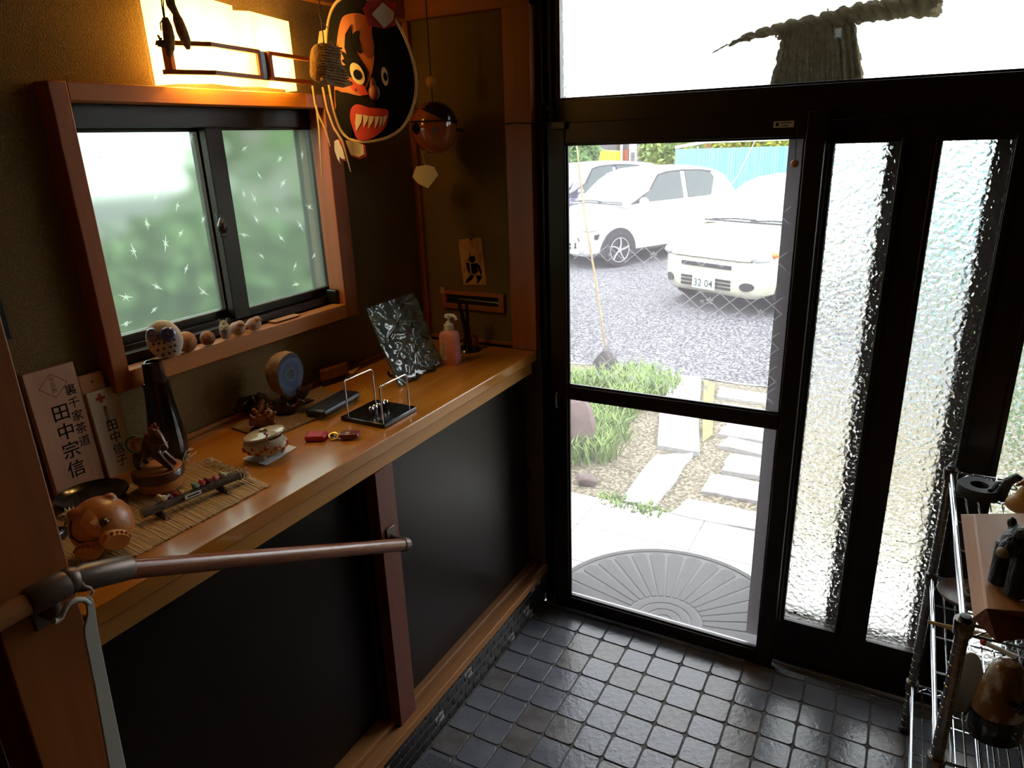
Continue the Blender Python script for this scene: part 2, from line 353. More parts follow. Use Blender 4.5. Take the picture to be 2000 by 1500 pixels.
def build(name, mb, m, parent=None, world=False, bevel=0, seg=2, sub=0, smooth=True, ang=38, label=None, kind=None):
    me = bpy.data.meshes.new(name)
    vs = mb.v
    if world and parent is not None:
        inv = parent_matrix(parent).inverted(); vs = [inv @ p for p in vs]
    me.from_pydata([tuple(p) for p in vs], [], mb.f); me.validate()
    bm = bmesh.new(); bm.from_mesh(me); bmesh.ops.remove_doubles(bm, verts=bm.verts, dist=1e-6); bmesh.ops.recalc_face_normals(bm, faces=bm.faces); bm.to_mesh(me); bm.free()
    if smooth:
        me.polygons.foreach_set('use_smooth', [True] * len(me.polygons)); me.set_sharp_from_angle(angle=radians(ang))
    me.materials.append(M[m] if isinstance(m, str) else m)
    o = bpy.data.objects.new(name, me); COL.objects.link(o)
    if parent is not None: o.parent = parent
    if bevel:
        b = o.modifiers.new('bevel', 'BEVEL'); b.width = bevel; b.segments = seg; b.limit_method = 'ANGLE'; b.angle_limit = radians(40)
    if sub:
        b = o.modifiers.new('sub', 'SUBSURF'); b.levels = sub; b.render_levels = sub
    if label: o['label'] = label
    if kind: o['kind'] = kind
    return o
def parent_matrix(p):
    m = Matrix.LocRotScale(p.location, p.rotation_euler, p.scale)
    return (parent_matrix(p.parent) @ m) if p.parent else m
def tag(o, label, cat, group=None, kind=None):
    o['label'] = label; o['category'] = cat
    if group: o['group'] = group
    if kind: o['kind'] = kind
    return o
def thing(name, label, cat, loc=(0, 0, 0), rz=0, group=None, rot=None):
    o = bpy.data.objects.new(name, None); COL.objects.link(o); o.location = loc; o.rotation_euler = rot if rot else (0, 0, rz)
    o.empty_display_size = .05
    return tag(o, label, cat, group)
def struct(name, mb, m, **k):
    o = build(name, mb, m, **k); o['kind'] = 'structure'; return o
def B(lo, hi): return MB().box(lo, hi)
def inst(name, me, parent, loc, rot=(0, 0, 0), scale=(1, 1, 1)):
    o = bpy.data.objects.new(name, me); COL.objects.link(o); o.parent = parent; o.location = loc; o.rotation_euler = rot; o.scale = scale; return o
def rbox_mesh(name, sx, sy, sz, r, m, n=3, top=.0015):
    """rounded-corner tile with soft top edge, origin at bottom centre"""
    pts = []
    for cx, cy, a0 in ((1, 1, 0), (-1, 1, 90), (-1, -1, 180), (1, -1, 270)):
        for k in range(n + 1):
            a = radians(a0 + 90 * k / n); pts.append((cx * (sx / 2 - r) + r * cos(a), cy * (sy / 2 - r) + r * sin(a)))
    q = 1 - 2 * top / sx
    N = len(pts); vs = [(x, y, 0) for x, y in pts] + [(x, y, sz - top) for x, y in pts] + [(x * q, y * q, sz) for x, y in pts]
    fs = [tuple(range(2 * N, 3 * N))]
    for l in range(2):
        fs += [(l * N + i, l * N + (i + 1) % N, (l + 1) * N + (i + 1) % N, (l + 1) * N + i) for i in range(N)]
    me = bpy.data.meshes.new(name); me.from_pydata(vs, [], fs); me.materials.append(M[m]); return me
FONT = None
def text_mb(body, size, fn, th=.0006, align='CENTER'):
    """text outline as MB mapped through fn(a, b) -> point"""
    cu = bpy.data.curves.new('lettering', 'FONT'); cu.body = body; cu.size = size; cu.align_x = align; cu.align_y = 'CENTER'; cu.resolution_u = 3; cu.offset = size * .007
    o = bpy.data.objects.new('lettering', cu); COL.objects.link(o)
    dg = bpy.context.evaluated_depsgraph_get(); me = bpy.data.meshes.new_from_object(o.evaluated_get(dg))
    mb = MB(); mb.add([fn(p.co.x, p.co.y) for p in me.vertices], [tuple(f.vertices) for f in me.polygons])
    bpy.data.objects.remove(o); bpy.data.curves.remove(cu); bpy.data.meshes.remove(me)
    return mb
def fill2d(poly, step):
    """triangulated 2-D polygon with inner points"""
    xs = [p[0] for p in poly]; ys = [p[1] for p in poly]; pts = [Vector(p) for p in poly]
    out = []
    n = len(poly)
    for i in range(n):     # refine the edges
        a, b = Vector(poly[i]), Vector(poly[(i + 1) % n]); k = max(1, int((b - a).length / step))
        out += [a.lerp(b, j / k) for j in range(k)]
    m = len(out); edges = [(i, (i + 1) % m) for i in range(m)]
    def inside(x, y):
        c = False
        for i in range(m):
            a, b = out[i], out[i - 1]
            if (a.y > y) != (b.y > y) and x < (b.x - a.x) * (y - a.y) / (b.y - a.y) + a.x: c = not c
        return c
    extra = []; y = min(ys) + step / 2
    while y < max(ys):
        x = min(xs) + step / 2
        while x < max(xs):
            if inside(x, y): extra.append(Vector((x, y)))
            x += step
        y += step
    r = delaunay_2d_cdt(out + extra, edges, [], 1, 1e-7)
    return r[0], [tuple(f) for f in r[2]]

# ================================================================== SETTING
XW = -1.59; YE = 2.20; YD = 2.2414; XR = .66; ZC = 2.25; ZT = 1.066
def sthing(name, loc=(0, 0, 0)):
    o = bpy.data.objects.new(name, None); COL.objects.link(o); o.location = loc; o['kind'] = 'structure'; return o
# floor with single tiles
floor = struct('floor', B((-1.60, .55, -.05), (XR + .02, 2.195, -.0012)), 'grout', smooth=False)
T = .1003; tm = [rbox_mesh('tile', T - .0042, T - .0042, .0075, .013, k) for k in ('tile', 'tile', 'tile2')]
X0 = -1.0085; Y0 = 2.1675
for i in range(-1, 17):
    for j in range(0, 13):
        x0 = X0 + i * T; y1 = Y0 - (j - 1) * T
        sx = 1.0; sy = 1.0; cx = x0 + T / 2; cy = y1 - T / 2
        if cx + T / 2 > XR: continue
        if i == -1: sx = .90; cx += .004
        if j == 0: sy = .66; cy = Y0 + .036
        t = inst('tile', random.choice(tm), floor, (cx, cy, -.006 + random.uniform(-.0006, .0006)), (random.uniform(-.004, .004), random.uniform(-.004, .004), random.choice((0, pi / 2, pi)) if (i >= 0 and j > 0) else 0), (sx, sy, 1))
struct('floor_hall', B((-1.22, -2.6, 0), (XR, .55, .30)), mat('hall_floor_wood', (.20, .09, .035), .35))
# walls
wl = MB()
wy0, wy1, wz0, wz1 = .955, 1.735, 1.30, 1.885
wl.box((XW - .12, .3, 0), (XW, wy0, ZC)).box((XW - .12, wy1, 0), (XW, YE + .15, ZC)).box((XW - .12, wy0, 0), (XW, wy1, wz0)).box((XW - .12, wy0, wz1), (XW, wy1, ZC))
struct('wall_left', wl, 'wall', smooth=False)
struct('wall_front', B((XW, YE, 0), (-1.105, YE + .12, ZC)).box((-1.105, YE + .12, ZC - .02), (XR + .1, YE + .2, ZC + .4)), 'wall', smooth=False)
struct('wall_right', B((XR, -2.6, 0), (XR + .1, 2.42, ZC)), 'wall', smooth=False)
struct('wall_hall_left', B((-1.34, -2.6, 0), (-1.22, .395, ZC)).box((XW - .12, .28, 0), (-1.34, .395, ZC)), 'dark_room', smooth=False)
struct('wall_rear', B((-1.34, -2.7, 0), (XR + .1, -2.6, ZC)), 'dark_room', smooth=False)
struct('ceiling', B((XW - .12, -2.7, ZC), (XR + .1, YE + .12, ZC + .08)), 'ceiling', smooth=False)
struct('trim_1', B((XW, .51, 2.172), (XW + .03, YE, ZC)), 'cedar', bevel=.002)                       # ceiling moulding along the window wall
struct('trim_2', B((XW, YE - .04, 2.168), (-1.10, YE, ZC)), 'cedar_x', bevel=.002)                   # beam over the alcove end
struct('trim_3', B((-1.197, 2.165, ZT), (-1.10, 2.26, ZC)), 'cedar_v', bevel=.002)                    # post by the door
struct('trim_4', B((XW, YE - .022, ZT), (XW + .022, YE, 2.17)), 'cedar_v', bevel=.0015)               # corner strip
struct('trim_5', B((-1.22, .395, .15), (-1.10, .512, ZC)), 'cedar_v', bevel=.003)                     # pillar at the hall end of the counter
# tiled plinth under the cabinet
pl = struct('wall_plinth', B((-1.20, .55, -.003), (-1.1055, 2.242, .1395)), 'grout_w', smooth=False)
bm1 = [rbox_mesh('brick', .0468, .0312, .0035, .0015, k, n=1, top=.0006) for k in ('brick', 'brick_chip')]
chips = {(3, 2), (3, 3), (6, 3), (12, 1), (15, 2), (21, 0), (21, 1), (1, 0), (2, 0), (0, 1)}
for r in range(4):
    z = .018 + r * .0345
    for k in range(30):
        y = 2.236 - .025 - k * .05 - (.025 if r % 2 else 0)
        if y < .93: continue
        inst('brick', bm1[1 if (k, 3 - r) in chips else 0], pl, (-1.1062, y, z), (pi / 2, 0, pi / 2))
struct('trim_6', B((-1.13, .55, .139), (-1.090, 2.236, .168)).box((-1.20, .55, .139), (-1.13, 2.20, .186)), 'worn_sill', bevel=.002)
struct('trim_7', B((-1.116, 2.236, 0), (-1.103, 2.25, .139)), mat('raw_batten', (.34, .27, .15), .8), bevel=.001)

# ------------------------------------------------------------------ side window
win = sthing('window_1', (XW, 1.34, 1.6))
oy0, oy1, oz0, oz1 = .912, 1.765, 1.255, 1.922
xc0, xc1 = XW - .02, XW + .045
for n, lo, hi, m in (('casing', (xc0, oy0, oz0), (xc1, wy0 - .003, oz1), 'cedar_v'), ('casing', (xc0, 1.705, oz0), (xc1, oy1, oz1), 'cedar_v'),
                  ('casing', (xc0, wy0 - .003, 1.884), (xc1 - .001, 1.705, oz1), 'cedar'), ('casing', (xc0, wy0 - .003, oz0), (xc1 - .001, 1.705, 1.30), 'cedar')):
    build('casing', B(lo, hi), m, win, world=True, bevel=.0025)
build('sill_board', B((XW - .11, wy0, 1.28), (xc0, 1.735, 1.302)), 'cedar', win, world=True)
# aluminium outer frame
fx0, fx1 = XW - .11, XW - .022
fr = MB(); fr.box((fx0, wy0, 1.835), (fx1, 1.76, 1.885)).box((fx0, wy0, 1.302), (fx1 + .008, 1.76, 1.322)).box((fx0, wy0 - .002, 1.30), (fx1, wy0 + .03, 1.885)).box((fx0, 1.765, 1.30), (fx1, 1.80, 1.885))
fr.box((fx0 + .03, wy0, 1.322), (fx0 + .034, 1.76, 1.334)).box((fx1 - .03, wy0, 1.322), (fx1 - .026, 1.76, 1.334))
build('sash_frame', fr, 'bronze', win, world=True, bevel=.001)
wm = MB().box((XW - .12, 1.735, 1.26), (XW - .1, 1.80, 1.93)); build('shaded_reveal', wm, 'bronze', win, world=True)  # dark colour imitates the outer frame's shadow on the wall edge
rnd = random.Random(3)
def sash(x, y0, y1, gy0, gy1, gz0, gz1, st):
    s = MB(); d = .012
    s.box((x - d, y0, 1.325), (x + d, gy0, 1.845)).box((x - d, gy1, 1.325), (x + d, y1, 1.845)).box((x - d, gy0, gz1), (x + d, gy1, 1.845)).box((x - d, gy0, 1.325), (x + d, gy1, gz0))
    o = build('sash', s, 'bronze', win, world=True, bevel=.0015)
    bd = MB(); e = .004
    bd.box((x + d, gy0, gz0 - e), (x + d + .003, gy1, gz0)).box((x + d, gy1, gz0), (x + d + .003, gy1 + e, gz1)).box((x + d, gy1 + .008, gz0), (x + d + .002, gy1 + .011, gz1))
    build('glazing_bead', bd, 'bronze_lt', o, world=True)
    p = build('pane', B((x - .002, gy0, gz0), (x + .002, gy1, gz1)), 'frost', o, world=True, smooth=False)
    m = MB()
    for (sy, sz) in st:
        a0 = rnd.uniform(0, pi); L = rnd.uniform(.010, .021)
        for k in range(6):
            a = a0 + k * pi / 3 + rnd.uniform(-.25, .25); l = L * (1.25 if k % 3 == 0 else rnd.uniform(.35, .8)); wd = rnd.uniform(.0011, .0022)
            c = Vector((x + .0027, sy, sz)); dr = Vector((0, cos(a), sin(a))); pr = Vector((0, -sin(a), cos(a)))
            m.add([c + pr * wd, c + dr * l * .4 + pr * wd * .9, c + dr * l, c + dr * l * .4 - pr * wd * .9, c - pr * wd], [(0, 1, 2, 3, 4)])
    build('star_etching', m, 'star', o, world=True, smooth=False, kind='stuff')
stL = [(193, 307), (370, 265), (358, 345), (254, 351), (245, 310), (193, 385), (302, 385), (358, 345), (345, 402), (396, 428), (286, 437), (352, 455), (322, 475), (260, 490), (413, 480), (362, 525), (305, 560), (245, 580), (300, 605), (395, 570), (245, 632), (440, 355), (400, 290)]
stR = [(476, 290), (545, 310), (589, 302), (505, 343), (551, 358), (475, 378), (495, 388), (540, 410), (603, 405), (585, 440), (500, 430), (475, 458), (548, 465), (510, 500), (575, 520), (612, 500), (577, 555), (520, 240)]
xl, xr_ = XW - .085, XW - .048
sash(xl, .985, 1.375, 1.012, 1.338, 1.354, 1.826, [tuple(PX(u, v, xl)[1:]) for u, v in stL if 1.02 < PX(u, v, xl)[1] < 1.33])
sash(xr_, 1.338, 1.765, 1.392, 1.722, 1.350, 1.828, [tuple(PX(u, v, xr_)[1:]) for u, v in stR if 1.4 < PX(u, v, xr_)[1] < 1.715])
lk = PX(432, 440, xr_ + .02)
lo = build('latch', MB().obox((xr_ + .018, lk.y, lk.z), (.012, .018, .062)).ball((xr_ + .03, lk.y - .006, lk.z - .004), (.012, .014, .018), 12, 8), 'black', win, world=True, bevel=.002)
build('latch_lever', MB().tube([(xr_ + .028, lk.y, lk.z + .01), (xr_ + .036, lk.y - .012, lk.z + .018), (xr_ + .036, lk.y - .02, lk.z)], .004, 8), 'steel', lo, world=True)
build('stay_block', B((XW - .02, 1.69, 1.302), (XW + .02, 1.735, 1.345)), 'black', win, world=True, bevel=.004)

# ------------------------------------------------------------------ entrance door wall
jam = MB()
for x0, x1, y0, y1 in ((-1.10, -1.085, 2.20, 2.42), (-1.085, -1.075, 2.20, 2.30), (-1.075, -1.062, 2.25, 2.28), (-1.062, -1.050, 2.215, 2.27), (-1.050, -1.038, 2.23, 2.255), (-1.038, -1.022, 2.22, 2.245)):
    jam.box((x0, y0, 0), (x1, y1, ZC + .3))
struct('trim_8', jam, 'bronze', bevel=.001)
struct('trim_9', B((-1.022, 2.215, 1.800), (XR, 2.26, 1.893)).box((-1.022, 2.26, 1.832), (XR, 2.40, 1.893)).box((-1.022, 2.225, 1.893), (XR, 2.40, 1.90)), 'bronze', bevel=.002)
struct('trim_10', B((-1.10, 2.2, ZC + .12), (XR, 2.40, ZC + .3)), 'bronze')
struct('trim_11', B((XR - .03, 2.2, 0), (XR, 2.40, ZC + .3)), 'bronze')
struct('trim_12', B((-1.10, 2.20, -.03), (XR, 2.285, .002)).box((-1.09, 2.222, .002), (XR, 2.228, .010)).box((-1.09, 2.278, .002), (XR, 2.284, .010)), 'steel', bevel=.001)
tw = sthing('window_2', (0, 2.33, 2.1))
build('pane', B((-1.085, 2.328, 1.89), (XR - .03, 2.333, ZC + .12)), 'pebble_fine', tw, world=True, smooth=False)
# left door: framed panel with mid rail
d1 = sthing('door_1', (-.62, 2.194, 0)); y0, y1 = 2.180, 2.214
gx0, gx1, g0, g1, g2, g3 = -.990, -.272, .060, .897, .944, 1.760
for n, lo, hi in (('stile', (-1.052, y0, .008), (gx0, y1, 1.825)), ('stile', (gx1, y0, .008), (-.222, y1, 1.825)), ('top_rail', (gx0, y0 + .001, g3), (gx1, y1 - .001, 1.825)),
                  ('middle_rail', (gx0, y0 + .002, g1), (gx1, y1 - .002, g2)), ('bottom_rail', (gx0, y0 + .001, .008), (gx1, y1 - .001, g0))):
    build(n, B(lo, hi), 'bronze', d1, world=True, bevel=.003)
bd = MB(); e = .006
for a, b in ((g0, g1), (g2, g3)):
    bd.box((gx0, y0 + .012, a), (gx1, y0 + .02, a + e)).box((gx0, y0 + .012, b - e), (gx1, y0 + .02, b)).box((gx0, y0 + .012, a), (gx0 + e, y0 + .02, b)).box((gx1 - e, y0 + .012, a), (gx1, y0 + .02, b))
build('glazing_bead', bd, 'bronze', d1, world=True)
yp = y0 + .018
up = build('upper_pane', B((gx0, yp, g2), (gx1, yp + .003, g3)), 'pane', d1, world=True, smooth=False)
build('lower_pane', B((gx0, yp, g0), (gx1, yp + .003, g1)), 'pane', d1, world=True, smooth=False)
# frosted lattice print with little flowers: three sagging bands of diamonds
lat = MB(); yl = yp - .0012
def strip(a, b, wd=.0016):
    a = Vector((a[0], yl, a[1])); b = Vector((b[0], yl, b[1])); d = (b - a).normalized(); p = Vector((-d.z, 0, d.x)) * wd
    lat.add([a - p, b - p, b + p, a + p], [(0, 1, 2, 3)])
def flower(c, r):
    for k in range(5):
        a = k * 2 * pi / 5 + .3; d = Vector((cos(a), 0, sin(a))); p = Vector((-d.z, 0, d.x)); o = Vector((c[0], yl - .0002, c[1]))
        lat.add([o + d * r * .15, o + d * r * .6 + p * r * .32, o + d * r, o + d * r * .6 - p * r * .32], [(0, 1, 2, 3)])
W_ = .0615; H_ = .052
for zc, rows, n0 in ((1.548, 1, 6), (1.418, 1, 0), (1.285, 2, 0), (1.178, 2, 0), (1.072, 2, 0), (1.0, 1, 0)):
    for k in range(-1, 13):
        for r in range(rows):
            cx = gx0 + .02 + k * W_ + (W_ / 2 if r % 2 else 0); cz = zc - r * H_ / 2
            if k < n0: continue
            q = [(cx - W_ / 2, cz), (cx, cz + H_ / 2), (cx + W_ / 2, cz), (cx, cz - H_ / 2)]
            for a, b in zip(q, q[1:] + q[:1]):
                if min(a[0], b[0]) > gx0 + .004 and max(a[0], b[0]) < gx1 - .004 and min(a[1], b[1]) > g2 + .006: strip(a, b)
            if (k * 3 + r * 2 + int(zc * 100)) % 4 == 0 and gx0 + .03 < cx - W_ / 2 < gx1 - .03: flower((cx - W_ / 2, cz), .013)
            if (k + r) % 5 == 2 and gx0 + .03 < cx < gx1 - .03: flower((cx + .008, cz - .004), .008)
build('lattice_print', lat, 'print', up, world=True, smooth=False, kind='stuff')
st_ = build('maker_sticker', B((-.358, y0 - .0006, 1.785), (-.305, y0, 1.802)), 'offwhite', d1, world=True, smooth=False)
build('sticker_print', MB().box((-.352, y0 - .0009, 1.789), (-.344, y0 - .0006, 1.798)).box((-.34, y0 - .0009, 1.796), (-.312, y0 - .0006, 1.7985)).box((-.336, y0 - .0009, 1.789), (-.320, y0 - .0006, 1.791)), 'black_ink', st_, world=True, smooth=False)
hd = PY(1089, 780, y0)
build('pull_handle', MB().tube([(hd.x, y0 - .004, hd.z + .03), (hd.x, y0 - .012, hd.z + .02), (hd.x, y0 - .012, hd.z - .02), (hd.x, y0 - .004, hd.z - .03)], .004, 8), 'steel', d1, world=True)
# right door: narrow pebbled lights
d2 = sthing('door_2', (.22, YD, 0)); y0, y1 = YD, YD + .034
sx = [(-.202, -.040), (.054, .213), (.312, .470)]; z0, z1 = .180, 1.738
fr = MB(); fr.box((-.245, y0, .005), (XR - .03, y1, z0)).box((-.245, y0, z1), (XR - .03, y1, 1.832))
ed = [-.245] + [v for s in sx for v in s] + [XR - .03]
for k in range(0, len(ed), 2): fr.box((ed[k], y0, z0), (ed[k + 1], y1, z1))
build('frame', fr, 'bronze', d2, world=True, bevel=.001)
for a, b in sx:
    e = .014; mo = MB().box((a - e, y0 - .008, z0 - e), (a, y0, z1 + e)).box((b, y0 - .008, z0 - e), (b + e, y0, z1 + e)).box((a, y0 - .008, z0 - e), (b, y0, z0)).box((a, y0 - .008, z1), (b, y0, z1 + e))
    build('moulding', mo, 'bronze', d2, world=True, bevel=.002)
    build('pane', B((a, y0 + .014, z0), (b, y0 + .019, z1)), 'pebble', d2, world=True, smooth=False)
# outer leaf slid open behind: its bars show through the glass
d3 = sthing('door_3', (.1, 2.34, 0))
for a, b in ((-.335, -.262), (-.078, -.030), (.172, .235), (.43, .49)):
    build('outer_bar', B((a, 2.325, .014), (b, 2.355, 1.832)), mat('glare_pale_bronze', (.075, .055, .05), .45, .3), d3, world=True, bevel=.002)  # bronze coloured paler here to carry the outdoor glare on the bars
build('outer_bottom_rail', B((-.335, 2.326, .014), (XR - .03, 2.354, .165)), 'bronze', d3, world=True)
build('outer_top_rail', B((-.335, 2.326, 1.745), (XR - .03, 2.354, 1.832)), 'bronze', d3, world=True)

# ------------------------------------------------------------------ counter, cabinet and posts
ct = thing('counter_top', 'varnished orange wooden counter running along the window wall', 'counter', (-1.34, 1.34, 1.03))
build('slab', B((XW, .513, 1.032), (-1.10, 2.164, ZT)), 'counter', ct, world=True, bevel=.003)
build('front_apron', B((-1.15, .513, .986), (-1.113, 2.15, 1.032)), 'counter_edge', ct, world=True, bevel=.002)
struct('trim_14', B((XW, .513, ZT), (XW + .012, 2.175, ZT + .013)), 'cedar', bevel=.002)
struct('trim_15', B((XW + .022, 2.188, ZT), (-1.197, 2.20, ZT + .013)), 'cedar_x', bevel=.002)
cb = thing('shoe_cabinet', 'long dark shoe cabinet with two sliding panels under the counter', 'cabinet', (-1.34, 1.35, .186))
build('carcass', B((XW + .005, .53, .186), (XW + .02, 2.18, .985)).box((XW + .02, .53, .186), (-1.20, .545, .985)).box((XW + .02, 2.165, .186), (-1.20, 2.18, .985)).box((XW + .02, .53, .186), (-1.20, 2.18, .2)), 'door_panel', cb, world=True)
dr = build('sliding_door', B((-1.172, 1.24, .188), (-1.152, 2.165, .985)), 'door_panel', cb, world=True, bevel=.002)
hp = PX(1034, 925, -1.152)
build('finger_pull', B((-1.1525, hp.y - .006, hp.z - .03), (-1.151, hp.y + .006, hp.z + .03)), 'black_gloss', dr, world=True)
build('sliding_door', B((-1.196, .53, .188), (-1.176, 1.29, .985)), 'door_panel', cb, world=True, bevel=.002)
po = tag(build('upright_post', B((-1.150, 1.262, .1865), (-1.1115, 1.335, .985)).box((-1.1295, 1.262, .1685), (-1.1115, 1.335, .1865)), 'red_post', bevel=.0015), 'red-brown upright post standing on the worn sill between two cabinet panels', 'post')

# ------------------------------------------------------------------ handrail
A = Vector((-1.04, .545, 1.150)); E_ = Vector((-1.052, 1.285, .782)); J = Vector((-1.04, .478, 1.172))
hr = thing('handrail', 'round brown handrail with bronze joints fixed to the wooden pillar', 'handrail', J)
build('sloping_rail', MB().tube([A, E_], .0165, 20), 'rail', hr, world=True)
build('level_rail', MB().tube([J - Vector((0, .05, 0)), J - Vector((0, .55, .006))], .0165, 20), wood('rail_wood_pale', (.42, .18, .06), (.34, .13, .04), 'y', 14, .3), hr, world=True)
dv = (A - J).normalized()
build('elbow_joint', MB().tube([J - Vector((0, .062, 0)), J - Vector((0, .058, 0)), J - Vector((0, .01, 0)), J], [.0175, .0205, .0215, .0185], 20).ball(J, .021, 16, 10).tube([J + dv * .004, J + dv * .02, J + dv * .092, J + dv * .098], [.0185, .0215, .0205, .0175], 20), 'rail_metal', hr, world=True)
build('pillar_bracket', MB().tube([J + Vector((-.002, -.03, -.012)), J + Vector((-.008, -.026, -.04)), J + Vector((-.03, -.02, -.055)), J + Vector((-.058, -.02, -.05))], [.010, .010, .011, .014], 12).obox(J + Vector((-.057, -.02, -.05)), (.006, .035, .07)), 'rail_metal', hr, world=True, bevel=.002)
build('end_bracket', MB().tube([E_ - (E_ - A).normalized() * .02, E_ + (E_ - A).normalized() * .004], .0185, 20).tube([E_, E_ + Vector((-.03, .012, -.003)), E_ + Vector((-.056, .012, -.003))], .012, 12).obox(E_ + Vector((-.057, .012, .0)), (.005, .036, .062)), 'rail_metal', hr, world=True, bevel=.002)
# shoehorn hanging from the rail bracket
sh = thing('shoehorn', 'long ivory plastic shoehorn hanging from the handrail joint', 'shoehorn', (-1.012, .475, 1.13))
def SHP(u, v): return PX(u, v, -1.005)
outl = [(167, 1167), (176, 1163), (183, 1172), (187, 1192), (192, 1230), (212, 1330), (247, 1500), (275, 1640), (246, 1662), (225, 1560), (212, 1490), (187, 1350), (166, 1245), (165, 1228), (172, 1200), (170, 1186)]
pts = [SHP(u, v) for u, v in outl]
build('blade', MB().prism([(p.y, p.z) for p in pts], lambda a, b, k: Vector((-1.005 - .004 * k + .0, a, b))), 'offwhite', sh, world=True, bevel=.001)
hk = [SHP(u, v) for u, v in ((176, 1180), (165, 1172), (150, 1172), (135, 1180), (126, 1195), (122, 1206), (114, 1213), (107, 1214))]
build('hook', MB().tube([p + Vector((-.002, 0, 0)) for p in hk], [.004, .0045, .0045, .0045, .004, .004, .0045, .005], 10), 'offwhite', sh, world=True)
build('hanging_loop', MB().tube([SHP(178, 1165) + Vector((-.002, 0, 0)), SHP(182, 1155), SHP(176, 1148), SHP(165, 1145), SHP(160, 1138)], .0022, 6), 'cord_lt', sh, world=True)
# carpet runner on the tiles
tag(build('carpet_mat', B((-1.085, .60, .0), (-.45, 1.345, .009)), 'carpet', bevel=.003), 'dark grey speckled carpet mat on the tiled floor', 'mat')

# ================================================================== OUTSIDE
GP = -.27
struct('floor_porch', B((-2.4, 2.285, -.30), (1.6, 3.115, -.056)), mat('porch_joint', (.34, .33, .31), .9), smooth=False)
po_ = bpy.data.objects['floor_porch']
for i in range(7):
    for j in range(3):
        inst('slab', None or rbox_mesh('slab', .555, .295, .012, .004, 'porch', n=1), po_, (-2.1 + i * .56, 2.455 + j * .30 - .02, -.060))
gm = MB().grid(lambda a, b: Vector((-5 + 8 * a, 3.10 + 2.95 * b, gz(3.10 + 2.95 * b) - .012 + .012 * sin(a * 61) * cos(b * 37))), 60, 40)
struct('ground_garden', gm, 'gravel')
struct('ground_parking', MB().add([(-40, 6.02, GP), (25, 6.02, GP), (25, 60, GP), (-40, 60, GP)], [(0, 1, 2, 3)]), 'asphalt', smooth=False)
struct('ground_side', MB().add([(-40, -20, -.3), (-1.72, -20, -.3), (-1.72, 6.05, -.3), (-40, 6.05, -.3)], [(0, 1, 2, 3)]).add([(XR + .1, -20, -.3), (25, -20, -.3), (25, 6.05, -.3), (XR + .1, 6.05, -.3)], [(0, 1, 2, 3)]), 'ground_soil', smooth=False)
# stepping slabs
def slab(pix, label, name='stepping_stone', m='slab', th=.05, lift=.014, group='granite stepping stones in the garden'):
    pts = [PG(u, v) for u, v in pix]; out = []
    for i in range(len(pts)):
        a, b = pts[i], pts[(i + 1) % len(pts)]
        for k in range(4):
            q = a.lerp(b, k / 4); out.append((q.x + random.uniform(-.008, .008), q.y + random.uniform(-.012, .012)))
    mb = MB().prism(out, lambda a, b, k: Vector((a, b, gz(b) + lift - k * th)))
    o = build(name, mb, m, smooth=True, bevel=.004)
    return tag(o, label, 'stone', group)
slab([(1312, 733), (1368, 738), (1366, 800), (1292, 790)], 'narrow granite slab at the parking end of the garden path')
slab([(1290, 797), (1366, 806), (1364, 886), (1284, 872)], 'wide granite slab in the middle of the garden path')
slab([(1280, 891), (1355, 888), (1275, 994), (1210, 980)], 'slanting granite slab where the path meets the porch')
for k, (pix, nm) in enumerate((([(1404, 757), (1500, 772), (1500, 790), (1400, 776)], 'square granite stepping stone farthest along the row, by the asphalt'), ([(1412, 790), (1500, 803), (1500, 822), (1402, 806)], 'second granite stepping stone of the row from the asphalt'),
        ([(1420, 828), (1500, 838), (1500, 866), (1402, 850)], 'third granite stepping stone of the row from the asphalt'), ([(1424, 856), (1490, 870), (1490, 892), (1400, 872)], 'small granite stepping stone in the middle of the row'),
        ([(1425, 888), (1490, 900), (1490, 934), (1408, 920)], 'granite stepping stone second from the porch in the row'), ([(1392, 928), (1490, 948), (1490, 985), (1368, 962)], 'large granite stepping stone next to the porch row end'),
        ([(1342, 978), (1490, 1004), (1490, 1040), (1306, 1006)], 'long granite step laid against the porch edge'))):
    slab(pix, nm)
tag(build('moss_patch', MB().prism([tuple(PG(u, v)[:2]) for u, v in ((1375, 742), (1396, 752), (1394, 790), (1392, 850), (1372, 866), (1372, 800))], lambda a, b, k: Vector((a, b, gz(b) + .008 - .03 * k))), 'moss'), 'yellow green moss patch between the granite path slabs', 'moss')
# doormat: half sun
mc = Vector((-.65, 2.335, -.04)); MR = .50
dm = thing('doormat', 'grey half-round doormat with a sunburst pattern outside the door', 'doormat', (mc.x, mc.y, -.048), 0)
half = lambda r, z, n=40: [(r * cos(pi * k / n), r * 1.04 * sin(pi * k / n)) for k in range(n + 1)]
build('base', MB().prism(half(MR, 0), lambda a, b, k: Vector((a, b, .006 - .006 * k))), 'mat_groove', dm)
wedge = MB()
for k in range(17):
    a0 = pi * (k + .10) / 17; a1 = pi * (k + .90) / 17; ro = MR * .93; ri = MR * .30
    p = [(ri * cos(a0), ri * 1.04 * sin(a0))] + [(ro * cos(a0 + (a1 - a0) * t) * (1 - .04 * (2 * t - 1) ** 2), 1.04 * ro * sin(a0 + (a1 - a0) * t) * (1 - .04 * (2 * t - 1) ** 2)) for t in (0, .15, .35, .5, .65, .85, 1)] + [(ri * cos(a1), ri * 1.04 * sin(a1))]
    build('ray', MB().prism(p, lambda a, b, q: Vector((a, b, .0105 - .005 * q))), 'mat_grey', dm, bevel=.002)
def halfring(ri, ro, n=32):
    return [(ro * cos(pi * k / n), ro * 1.04 * sin(pi * k / n)) for k in range(n + 1)] + [(ri * cos(pi * k / n), ri * 1.04 * sin(pi * k / n)) for k in range(n, -1, -1)]
